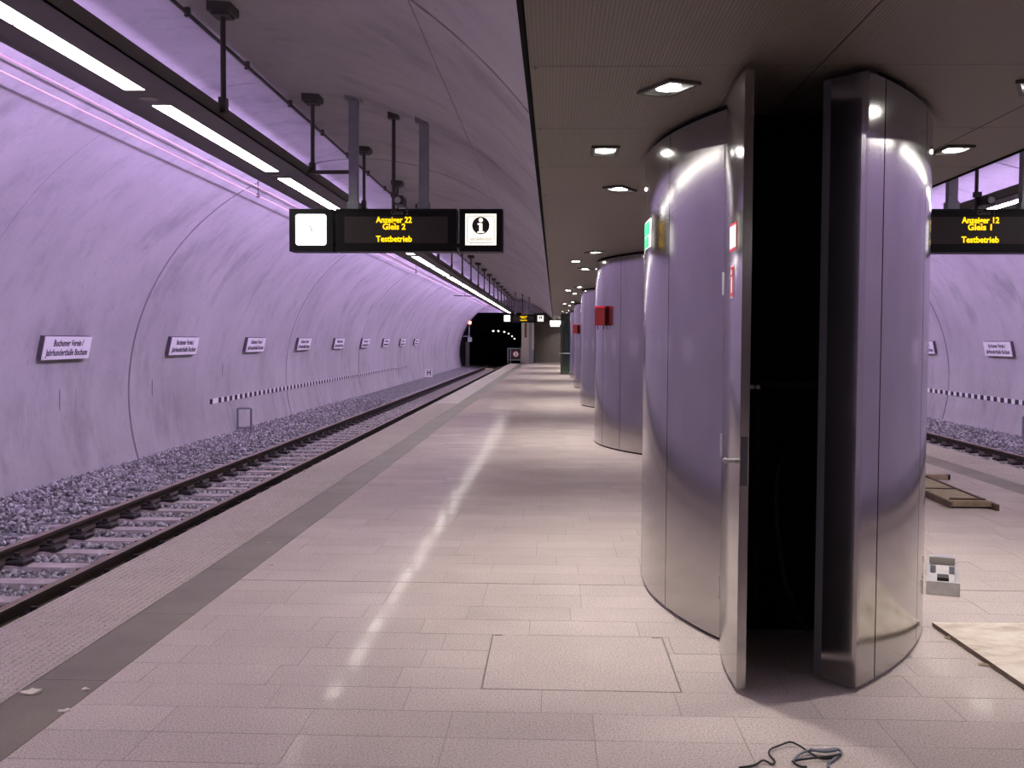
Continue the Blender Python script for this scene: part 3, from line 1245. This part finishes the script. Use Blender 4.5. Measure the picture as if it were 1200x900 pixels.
for i, c in enumerate(cols):
    c.location = (COL_X + .01, COL_TIP + BAY * (i + 1), 0)
    tag(c, COLLAB[i], 'column', 'steel columns along the platform', 'thing')
    c.scale = (0.95, 1, 1)
cb = column(-1, False)
tag(cb, 'brushed steel column behind the camera', 'column', 'steel columns along the platform', 'thing')

# red boxes on the columns
for i, (k, lb) in enumerate(((1, 'large red metal box fixed to the second steel column'), (3, 'small distant red metal box fixed to the fourth steel column'))):
    t = 1.30
    u, y, nx_, ny_ = lens(t)
    yy = COL_TIP + BAY * k + y
    xx = COL_X + .01 - u * 0.95
    rb = tag(empty('red_box', (xx, yy, 1.82), math.atan2(-ny_, nx_) * -1), lb, 'fire box', 'red boxes on the columns')
    q = MB()
    q.cbox(-.15, .0, -.075, .085, 0.0, .26, .012, 'red_paint')
    q.build('box_body', rb)
    q = MB()
    q.cbox(-.155, .0, -.08, .09, .262, .29, .01, 'red_print')
    q.build('lid', rb)
    q = MB()
    for a in (-.12, -.03):
        q.cyl((a, 0, -.06), (a, 0, 0), .008, 'dark_metal', 6)
    q.build('bracket', rb)


# ------------------------------------------------------------------ hanging destination signs
def hanging_sign(y, side, display, track, where, small=False):
    """clock, display and information box on two square posts from the vault"""
    D = 0.26
    zb, zt = 2.575, 3.045
    lit = 'display'

    def px(a):
        return mx(a, side)
    # display
    xa, xb = sorted((px(-2.45), px(-1.10)))
    xm_ = (xa + xb) / 2
    root = tag(empty('destination_display', (xm_, y, zb)), 'black destination display with yellow text hanging %s' % where, 'display', 'hanging displays')
    off = Vector((-xm_, -y, -zb))
    q = MB()
    q.box(xa, xb, y, y + D, zb, zt, 'housing')
    q.box(xa + .005, xb - .005, y - .012, y, zt - .012, zt, 'housing')
    q.box(xa + .005, xb - .005, y - .012, y, zb, zb + .012, 'housing')
    q.build('housing', root, off)
    q = MB()
    q.box(xa + .10, xb - .10, y - .004, y, zb + .095, zt - .085, 'screen_dark')
    q.build('screen', root, off)
    tc = xm_ + (-.02 if side == 0 else -.03)
    text('caption', track, 0.072, 'grey_print', root, (tc + .06 - xm_, -.004, zt - .042 - zb), depth=.0015)
    lines = ((display, 0.345, 0.40), (track, 0.27, 0.255), ('Testbetrieb', 0.135, 0.40))
    for s_, h, w_ in lines:
        text('led_text', s_, 0.092, 'led_amber', root, (tc - xm_, -.008, h), width=w_, depth=.002, bold=.002)
    for a in (-2.27, -1.48):
        vz_ = TZ + math.sqrt(TR * TR - (a - TX) ** 2)
        q = MB()
        q.box(px(a) - .05, px(a) + .05, y + .08, y + .18, zt, vz_ + .02, 'galvanised')
        q.box(px(a) - .09, px(a) + .09, y + .04, y + .22, vz_ - .03, vz_ + .05, 'galvanised')
        q.box(px(a) - .065, px(a) + .065, y + .065, y + .195, zt, zt + .09, 'galvanised')
        q.build('post', root, off)
    q = MB()
    q.box(px(CH_R), px(-2.30), y + .11, y + .15, CH_Z + .02, CH_Z + .06, 'dark_metal')
    q.build('brace', root, off)
    # clock box
    xa, xb = sorted((px(-2.97), px(-2.48)))
    ck = tag(empty('station_clock', ((xa + xb) / 2, y, zb)), 'square lit clock in black box hanging %s' % where, 'clock', 'platform clocks')
    w2 = (xb - xa) / 2
    q = MB()
    q.box(-w2, w2, 0, D, 0, zt - zb, 'housing')
    q.box(w2, w2 + .03, .05, .2, .05, .09, 'housing') if side == 0 else q.box(-w2 - .03, -w2, .05, .2, .05, .09, 'housing')
    q.build('housing', ck)
    q = MB()
    s_, r_, zc = 0.173, 0.03, (zt - zb) / 2 + .003
    pts = []
    for (sx, sz, a0) in ((1, 1, 0), (-1, 1, 90), (-1, -1, 180), (1, -1, 270)):
        for j in range(5):
            a = math.radians(a0 + 22.5 * j)
            pts.append((sx * (s_ - r_) + r_ * math.cos(a), sz * (s_ - r_) + r_ * math.sin(a)))
    n = len(pts)
    vs = [(a, -.010, c + zc) for a, c in pts] + [(a, 0, c + zc) for a, c in pts]
    q.add(vs, [tuple(range(n))[::1]] + [(i, (i + 1) % n, n + (i + 1) % n, n + i) for i in range(n)], 'clock_glow')
    q.build('clock_face', ck)
    for nm, ln, an, wd in (('hour_hand', .062, -20, .009), ('minute_hand', .05, 155, .006)):
        q = MB()
        M = Matrix.Translation((0.01, -.014, zc - .01)) @ Matrix.Rotation(math.radians(an), 4, 'Y')
        q.box(-wd / 2, wd / 2, -.001, .001, -.01, ln, 'tape_black', M)
        q.build(nm, ck)
    for j in range(12):
        a = math.radians(30 * j)
        M = Matrix.Translation((.15 * math.sin(a), -.0125, zc + .15 * math.cos(a))) @ Matrix.Rotation(a, 4, 'Y')
        q = MB()
        q.box(-.002, .002, -.001, .001, -.007, .007, 'speaker_mesh', M)
        q.build('hour_mark', ck)
    # information box
    xa, xb = sorted((px(-1.07), px(-0.59)))
    ib = tag(empty('information_sign', ((xa + xb) / 2, y, zb)), 'lit letter i information sign hanging %s' % where, 'sign', 'information signs')
    q = MB()
    w2 = (xb - xa) / 2
    q.box(-w2, w2, 0, D, 0, zt - zb, 'housing')
    q.box(-w2 - .03, -w2, .05, .2, .05, .09, 'housing') if side == 0 else q.box(w2, w2 + .03, .05, .2, .05, .09, 'housing')
    q.build('housing', ib)
    q = MB()
    q.box(-.172, .172, -.006, 0, zc - .168, zc + .178, 'info_glow')
    q.build('lit_panel', ib)
    q = MB()
    s2, t_ = .148, .005
    for e in (-1, 1):
        q.box(e * s2 - t_ / 2, e * s2 + t_ / 2, -.0085, -.006, zc + .005 - s2 + .02, zc + .005 + s2 - .02, 'dark_print')
        q.box(-s2 + .02, s2 - .02, -.0085, -.006, zc + .005 + e * s2 - t_ / 2, zc + .005 + e * s2 + t_ / 2, 'dark_print')
        for g_ in (-1, 1):
            M = Matrix.Translation((e * (s2 - .0105), -.00725, zc + .005 + g_ * (s2 - .0105))) @ Matrix.Rotation(math.radians(45 * e * g_), 4, 'Y')
            q.box(-.015, .015, -.0012, .0012, -t_ / 2, t_ / 2, 'dark_print', M)
    q.build('border_line', ib)
    q = MB()
    q.cyl((0, -.006, zc + .048), (0, -.0095, zc + .048), .096, 'tape_black', 32)
    disc = q.build('disc', ib)
    q = MB()
    y_ = -.0135
    q.cyl((0, -.0095, zc + .108), (0, y_, zc + .108), .024, 'info_glow', 18)
    q.box(-.018, .018, y_, -.0095, zc - .026, zc + .072, 'info_glow')
    q.box(-.036, .0, y_, -.0095, zc + .056, zc + .072, 'info_glow')
    q.box(-.038, .038, y_, -.0095, zc - .034, zc - .018, 'info_glow')
    q.build('letter_i', ib)
    text('caption', 'INFORMATION', 0.05, 'speaker_mesh', ib, (0, -.008, zc - .105), width=.24, depth=.001)
    # camera on a rod beside the sign
    a = -1.87
    vz_ = TZ + math.sqrt(TR * TR - (a - TX) ** 2)
    cm = tag(empty('surveillance_camera', (px(a), y + .45, 3.10)), 'small dark camera on a rod hanging %s' % where, 'camera', 'surveillance cameras')
    q = MB()
    q.cyl((0, 0, 0), (0, 0, vz_ - 3.10 + .01), .022, 'dark_metal', 8)
    q.box(-.06, .06, -.06, .06, vz_ - 3.16, vz_ - 3.08, 'dark_metal')
    q.build('rod', cm)
    q = MB()
    q.box(.03, .13, -.18, .14, .03, .13, 'dark_metal')
    q.cyl((.08, -.19, .08), (.08, -.23, .07), .035, 'zinc', 12)
    q.build('camera_body', cm)
    q = MB()
    q.box(-.03, .05, -.03, .03, .13, .19, 'dark_metal')
    q.build('mount', cm)


hanging_sign(11.75, 0, 'Anzeiger 22', 'Gleis 2', 'over the near left platform edge')
hanging_sign(11.75, 1, 'Anzeiger 12', 'Gleis 1', 'over the right platform edge')
hanging_sign(60.0, 0, 'Anzeiger 22', 'Gleis 2', 'at the far end of the left platform edge')


# ------------------------------------------------------------------ things on the vault walls
def wall_x(z):
    return TX - math.sqrt(TR * TR - (z - TZ) ** 2)


for side, sd in ((0, 'left'), (1, 'right')):
    for k in range(9 if side == 0 else 5):
        y0 = 13.25 + 4.47 * k
        ln, zb, zt = 1.36, 1.305, 1.62
        xf = wall_x(1.305) + .075
        r = tag(empty('station_name_board', (mx(xf, side), y0 + ln / 2, zb)), 'white station name board on the %s tunnel wall, %s from the camera' % (sd, ORD[k]), 'name board', 'station name boards on the %s wall' % sd)
        xw = xf - .085
        e = 1 if side == 0 else -1
        r.rotation_euler = (0, e * math.asin((1.46 - TZ) / TR), 0)
        q = MB()
        q.box(e * (xw - xf), -e * .012, -ln / 2, ln / 2, 0, zt - zb, 'sign_edge')
        q.build('tray', r)
        q = MB()
        q.box(-e * .012, 0, -ln / 2 + .004, ln / 2 - .004, .004, zt - zb - .004, 'white_panel')
        pl = q.build('face_panel', r)
        fc = 'left_wall' if side == 0 else 'right_wall'
        text('lettering', 'Bochumer Verein /', .125, 'dark_print', r, (e * .002, 0, .222), fc, width=.86, depth=.001, bold=.002)
        text('lettering', 'Jahrhunderthalle Bochum', .125, 'dark_print', r, (e * .002, 0, .095), fc, width=1.20, depth=.001, bold=.002)

    # black and white marker tape
    za, zb = 0.325, 0.425
    ya, yb = (20.1, 47.1)
    r = tag(empty('checkered_marker_tape', (mx(wall_x(.37), side), ya, za)), 'black and white checkered marker tape along the foot of the %s wall' % sd, 'marker tape')
    e = 1 if side == 0 else -1
    q = MB()
    q.box(-e * .02, e * .012, 0, yb - ya, 0, zb - za, 'white_panel')
    q.build('tape_strip', r)
    pitch = 0.355
    q = MB()
    q.box(e * .012, e * .0145, 0, pitch / 2, 0, zb - za, 'tape_black')
    o = q.build('black_square', r, (0, 0, 0))
    for k in range(1, int((yb - ya) / pitch)):
        inst(o, 'black_square', r, (0, pitch * k + (.18 if k else 0), 0))

    # small steel frame standing in the ballast
    xq = -6.35 if side == 0 else -6.38
    yq = 21.4 if side == 0 else 20.9
    r = tag(empty('cable_frame', (mx(xq, side), yq, -.33)), 'small empty steel frame standing in the ballast below the tape, %s track' % sd, 'steel frame')
    for s_ in (-1, 1):
        q = MB()
        q.box(s_ * .14 - .02, s_ * .14 + .02, -.02, .02, -.08, .50, 'galvanised')
        q.build('post', r)
    for z in (.08, .48):
        q = MB()
        q.box(-.12, .12, -.015, .015, z, z + .035, 'galvanised')
        q.build('cross_bar', r)

    # filled recesses and bolt holes in the concrete
    for k, (y, z, h) in enumerate(((14.22, .75, .48), (17.5, .78, .45), (21.2, .95, .38))):
        r = tag(empty('wall_recess_plate', (mx(wall_x(z), side), y, z)), '%s faint rectangular cover flush in the %s wall below the name boards' % (ORD[k], sd), 'wall cover', 'wall covers')
        w_ = .46
        tilt = (TX - wall_x(z)) and math.asin((z - TZ) / TR)
        M = Matrix.Rotation(tilt if side == 0 else -tilt, 4, 'Y')
        q = MB()
        q.box(-.01, .006, -w_ / 2, w_ / 2, -h / 2, h / 2, 'concrete', M)
        q.build('cover', r)
        q = MB()
        for s_ in (-1, 1):
            q.box(-.012, .0035, s_ * (w_ / 2 + .008) - .009, s_ * (w_ / 2 + .008) + .009, -h / 2 - .01, h / 2 + .01, 'sign_edge', M)
            q.box(-.012, .0035, -w_ / 2, w_ / 2, s_ * (h / 2 + .006) - .007, s_ * (h / 2 + .006) + .007, 'sign_edge', M)
        q.build('joint_seal', r)

# stop board with a letter H
r = tag(empty('stop_board', (-6.33, 52.9, -.33), math.radians(28)), 'small white board with a black letter H beside the left track', 'sign')
q = MB()
q.box(-.21, .21, -.01, .01, .03, .46, 'white_panel')
q.build('board', r)
q = MB()
q.cyl((0, .02, -.1), (0, .02, .4), .02, 'galvanised', 8)
q.build('stake', r)
text('letter', 'H', .36, 'dark_print', r, (0, -.013, .25), width=.2, bold=.012)

# ------------------------------------------------------------------ far end of the platform
# signal
r = tag(empty('rail_signal', (-6.08, 73.4, -.3)), 'signal mast showing a red lamp at the tunnel mouth', 'signal')
q = MB()
q.box(-.13, .13, -.02, .22, 0.0, 1.75, 'dark_metal')
q.build('cabinet', r)
q = MB()
q.cyl((.1, .1, 1.7), (.1, .1, 3.2), .04, 'galvanised', 8)
q.build('mast', r)
q = MB()
q.box(-.32, .2, .08, .12, 2.10, 2.16, 'galvanised')
q.build('arm', r)
q = MB()
q.box(.02, .30, -.06, .08, 1.75, 2.05, 'zinc')
q.build('plate', r)
q = MB()
q.box(.03, .29, -.08, .10, 2.92, 3.24, 'black')
q.build('signal_head', r)
q = MB()
q.cyl((.16, -.11, 3.08), (.16, -.08, 3.08), .12, 'signal_red', 14)
q.build('red_lamp', r)

# pale yellow crossing board between the rails at the tunnel mouth
q = MB()
q.cbox(-4.75, -4.2, 71.0, 71.6, -.47, -.33, .02, 'yellow_paint')
tag(q.build('crossing_board'), 'small pale yellow board between the rails at the tunnel mouth', 'board')

# platform end pillar with notice strip
r = tag(empty('end_pillar', (-1.86, 71.8, 0)), 'pale concrete pillar at the far platform end beneath the display', 'pillar', kind='thing')
q = MB()
q.box(-.42, .08, 0, .5, 0, 3.6, 'end_pillar')
q.build('shaft', r)
q = MB()
q.box(.08, .42, .12, .5, 0, 3.6, 'galvanised')
q.build('side_panel', r)
q = MB()
q.box(.26, .44, .02, .12, .95, 2.9, 'end_pillar')
q.build('notice_strip', r)
q = MB()
q.box(-.22, -.06, -.02, 0, 1.75, 2.75, 'wood_edge')
q.build('slot', r)

# gate at the end of the platform
r = tag(empty('platform_end_gate', (-2.72, 71.35, 0)), 'low tubular gate closing the far left end of the platform', 'gate')
for x_ in (-.46, -.28, .42):
    q = MB()
    q.box(x_ - .03, x_ + .03, -.03, .03, 0, 1.05, 'galvanised')
    q.build('gate_post', r)
for z in (.22, 1.0):
    q = MB()
    q.box(-.46, .42, -.025, .025, z, z + .05, 'galvanised')
    q.build('gate_rail', r)
q = MB()
q.box(-.25, .40, -.012, .012, .28, .98, 'black')
q.build('gate_panel', r)
r2 = tag(empty('no_entry_sign', (-2.64, 71.31, .64)), 'round white prohibition sign on the black gate panel', 'sign')
q = MB()
q.cyl((0, 0, 0), (0, -.02, 0), .21, 'red_print', 24)
q.build('rim', r2)
q = MB()
q.cyl((0, -.02, 0), (0, -.026, 0), .165, 'white_print', 24)
q.build('face', r2)
q = MB()
q.box(-.025, .03, -.034, -.026, -.10, .10, 'dark_print')
q.build('symbol', r2)

# lit exit sign
r = tag(empty('exit_sign', (.09, 60, 2.36)), 'bright white box sign hanging near the far end of the platform', 'sign')
q = MB()
q.box(-.39, .41, 0, .12, .12, .34, 'sign_glow')
q.build('lit_box', r)
q = MB()
q.box(-.36, .16, .01, .11, 0, .118, 'sign_glow')
q.build('lower_box', r)
q = MB()
q.box(-.02, .04, .04, .08, .34, CEIL - 2.36, 'dark_metal')
q.build('hanger', r)

# glass lift shaft
SX0, SX1, SY0, SY1 = 0.32, 2.45, 49.6, 52.0
r = tag(empty('glass_lift_shaft', ((SX0 + SX1) / 2, SY0, 0)), 'dark green glass lift shaft standing past the last steel column', 'lift shaft')
off = Vector((-(SX0 + SX1) / 2, -SY0, 0))
for x_ in (SX0, (SX0 + SX1) / 2, SX1):
    for y_ in (SY0, SY1):
        q = MB()
        q.box(x_ - .05, x_ + .05, y_ - .05, y_ + .05, 0, CEIL - .005, 'dark_metal')
        q.build('post', r, off)
for y_ in (SY0, SY1):
    for xa, xb in ((SX0, (SX0 + SX1) / 2), ((SX0 + SX1) / 2, SX1)):
        q = MB()
        q.box(xa + .05, xb - .05, y_ - .01, y_ + .01, .05, CEIL - .05, 'glass')
        q.build('glass_pane', r, off)
for x_ in (SX0, SX1):
    q = MB()
    q.box(x_ - .01, x_ + .01, SY0 + .05, SY1 - .05, .05, CEIL - .05, 'glass')
    q.build('glass_pane', r, off)
q = MB()
q.cyl((SX0 - .12, SY0 - .1, .98), (SX1 + .12, SY0 - .1, .98), .025, 'zinc', 8)
q.build('handrail', r, off)
q = MB()
q.box(SX0 + .3, SX1 - .3, SY0 + .5, SY1 - .3, .05, 2.5, 'steel_inside')
q.build('lift_car', r, off)

# lamps along the dark tunnel beyond
for i, (px_, py_, d) in enumerate(((578, 388, 84), (584, 388, 90), (591, 389, 97), (596, 391, 104), (600, 394, 112), (603, 397, 121))):
    dv = Vector((px_ - 600, -(py_ - 450), -F_PX))
    dw = cam.matrix_world.to_3x3() @ dv
    p = Vector((0, 0, CAM_H)) + dw * (d / dw.y)
    r = tag(empty('tunnel_lamp', p), 'small lamp on the dark tunnel wall, %s from the platform' % ORD[i], 'lamp', 'lamps in the dark tunnel')
    q = MB()
    q.cyl((-.06, 0, 0), (.06, 0, 0), .05, 'tunnel_lamp', 10)
    q.build('bulb', r)
    q = MB()
    q.box(-.16, .12, .02, .14, .06, .12, 'dark_metal')
    q.build('lamp_hood', r)
    q = MB()
    q.box(-.9, -.1, .06, .10, .07, .11, 'dark_metal')
    q.build('wall_bracket', r)

# ------------------------------------------------------------------ things lying on the platform
# plywood sheet: near-left edge runs from (2.14,5.98) to (2.12,4.8)
r = tag(empty('plywood_sheet', (2.13, 5.98, 0.004), math.radians(2.0)), 'splintered plywood sheet lying on the floor beside the open column', 'board')
q = MB()
n1, n2 = 10, 12
Wd, Ln = 1.5, 2.6
vs = []
for z in (0.0, 0.022):
    vs += [(0, -Ln, z), (Wd, -Ln, z), (Wd, 0, z), (0, 0, z)]
q.add(vs, [(3, 2, 1, 0), (0, 1, 5, 4), (1, 2, 6, 5), (2, 3, 7, 6), (3, 0, 4, 7)], 'sheet_edge')
q.add(vs[4:], [(0, 1, 2, 3)], 'plywood')
q.build('sheet', r)
q = MB()
q.cbox(.52, .60, -.50, -.47, .022, .034, .006, 'wood_edge')
q.build('splinter', r)
for (x_, y_) in ((-.03, -.25), (-.05, -.72)):
    q = MB()
    q.add([(x_, y_, 0), (x_ + .06, y_ - .01, 0), (x_ + .05, y_ + .03, .004), (x_ + .01, y_ + .035, .002), (x_ + .03, y_ + .01, .012)],
          [(0, 1, 4), (1, 2, 4), (2, 3, 4), (3, 0, 4)], 'old_wood')
    q.build('wood_chip', r)

# sheet metal frame of a fitting
r = tag(empty('metal_fitting', (2.47, 6.76, 0), math.radians(-19.5)), 'small zinc sheet metal fitting lying on the floor beyond the plywood', 'metal fitting')
q = MB()
q.box(-.10, .10, -.035, 0, 0, .085, 'zinc')
q.build('front_bar', r)
for s_ in (-1, 1):
    q = MB()
    q.box(s_ * .088 - .01, s_ * .088 + .01, 0, 1.02, 0, .02, 'zinc')
    q.build('side_rail', r)
q = MB()
q.box(-.08, .08, 0.05, .90, .004, .010, 'fitting_plate')
q.build('base_plate', r)
q = MB()
q.box(-.035, .035, .10, .22, .010, .085, 'black')
q.build('socket', r)
q = MB()
q.box(-.085, .085, .93, 1.02, .0, .06, 'zinc')
q.build('end_plate', r)
q = MB()
q.box(-.085, .085, .915, .93, .015, .06, 'speaker_mesh')
q.build('label_strip', r)
for s_ in (-1, 1):
    q = MB()
    q.cyl((s_ * .06, .62, .01), (s_ * .06, .62, .06), .018, 'galvanised', 10)
    q.build('terminal', r)

# broken wooden tray
r = tag(empty('wooden_tray', (3.84, 10.3, 0), math.radians(-2.0)), 'shallow wooden tray with dark rim lying on the right of the platform', 'wooden tray')
q = MB()
q.box(0, .36, 0, 2.1, .035, .05, 'old_wood')
q.build('bottom_board', r)
for nm, a in (('rim', (-.03, .0, 0, 2.1)), ('rim', (.36, .39, -.12, 2.1)), ('rim', (0, .36, 1.0, 1.03))):
    q = MB()
    q.box(*a, 0, .06, 'wood_edge')
    q.build(nm, r)
q = MB()
q.box(-.02, .36, .0, .05, .02, .075, 'old_wood')
q.build('end_batten', r)
q = MB()
q.box(.03, .36, .16, .2, .05, .075, 'wood_edge')
q.build('cross_batten', r)
r = tag(empty('wood_offcut', (4.27, 12.45, 0), math.radians(8)), 'broken piece of batten lying beyond the wooden tray', 'wood piece')
q = MB()
q.box(-.9, .3, -.05, .05, .0, .06, 'old_wood')
q.build('batten', r)
q = MB()
q.box(-.06, .0, -.38, -.05, .0, .05, 'old_wood')
q.build('stub', r)
q = MB()
q.box(.3, .33, -.05, .05, .0, .06, 'black')
q.build('burnt_end', r)


# loose cable at the bottom of the view
def spline(pts, n=8):
    P = [Vector(p) for p in pts]
    out = []
    for i in range(len(P) - 1):
        a, b_, c, d = P[max(i - 1, 0)], P[i], P[i + 1], P[min(i + 2, len(P) - 1)]
        for k in range(n):
            t = k / n
            out.append(0.5 * ((2 * b_) + (c - a) * t + (2 * a - 5 * b_ + 4 * c - d) * t * t + (3 * b_ - a - 3 * c + d) * t ** 3))
    out.append(P[-1])
    return out


r = tag(empty('loose_cable', (0.95, 4.05, 0)), 'tangle of black and grey cable lying on the floor before the open door', 'cable')
off = Vector((-.95, -4.05, 0))
z = .005
q = MB()
q.tube([p + off for p in spline([(.70, 3.93, z), (.76, 3.955, z), (.80, 3.985, .012), (.83, 3.965, z), (.845, 4.0, z), (.838, 4.06, z), (.85, 4.10, .01), (.89, 4.135, .012), (.94, 4.165, .016), (.97, 4.14, .012),
                                 (.995, 4.08, .01), (1.03, 4.035, z), (1.09, 4.05, z), (1.115, 4.09, z)])], .0042, 'cable_black')
q.build('black_strand', r)
q = MB()
q.tube([p + off for p in spline([(.955, 3.95, z), (.93, 3.955, z), (.915, 3.99, .008), (.96, 4.005, .012), (1.02, 4.02, .014), (1.07, 4.03, .016), (1.11, 4.06, .012)])], .0042, 'cable_black')
q.build('black_strand', r)
q = MB()
q.tube([p + off for p in spline([(.91, 3.985, .01), (.95, 4.05, .012), (1.0, 4.085, .016), (1.06, 4.08, .02), (1.10, 4.105, .016), (1.12, 4.09, .01), (1.08, 4.03, .008), (1.045, 3.985, z), (1.035, 3.95, z)])], .0058, 'cable_grey')
q.build('grey_strand', r)
q = MB()
q.tube([p + off for p in spline([(1.0, 4.085, .02), (1.05, 4.06, .022), (1.10, 4.085, .02)])], .007, 'cable_grey')
q.build('grey_strand', r)

# scraps of paper and plaster on the platform edge strip
for i, (x, y, s_, lb) in enumerate(((-2.34, 4.62, .04, 'crumpled pale paper scrap on the dark edge strip'), (-2.12, 4.67, .018, 'small white crumb by the inner edge of the dark strip'),
                                   (-2.09, 4.39, .02, 'small beige leaf scrap on the inner border of the dark strip'), (-2.23, 8.15, .014, 'tiny white speck far along the dark strip'),
                                   (-2.0, 7.35, .022, 'flat pale scrap on the granite beside the dark strip'))):
    q = MB()
    vs, n = [], 9
    rr = random.Random(i + 3)
    for j in range(n):
        a = 2 * math.pi * j / n
        d = s_ * rr.uniform(.5, 1.1)
        vs.append((d * math.cos(a) * 1.4, d * math.sin(a), rr.uniform(.001, s_ * .45)))
    vs.append((0, 0, s_ * .35))
    q.add(vs, [(j, (j + 1) % n, n) for j in range(n)], 'paper')
    vs2 = [(a, b_, 0.0006) for a, b_, c in vs[:n]]
    q.add(vs2 + vs[:n], [(j, (j + 1) % n, n + (j + 1) % n, n + j) for j in range(n)], 'paper')
    tag(q.build('paper_scrap', None, (x, y, 0)), lb, 'scrap', 'scraps on the platform edge')
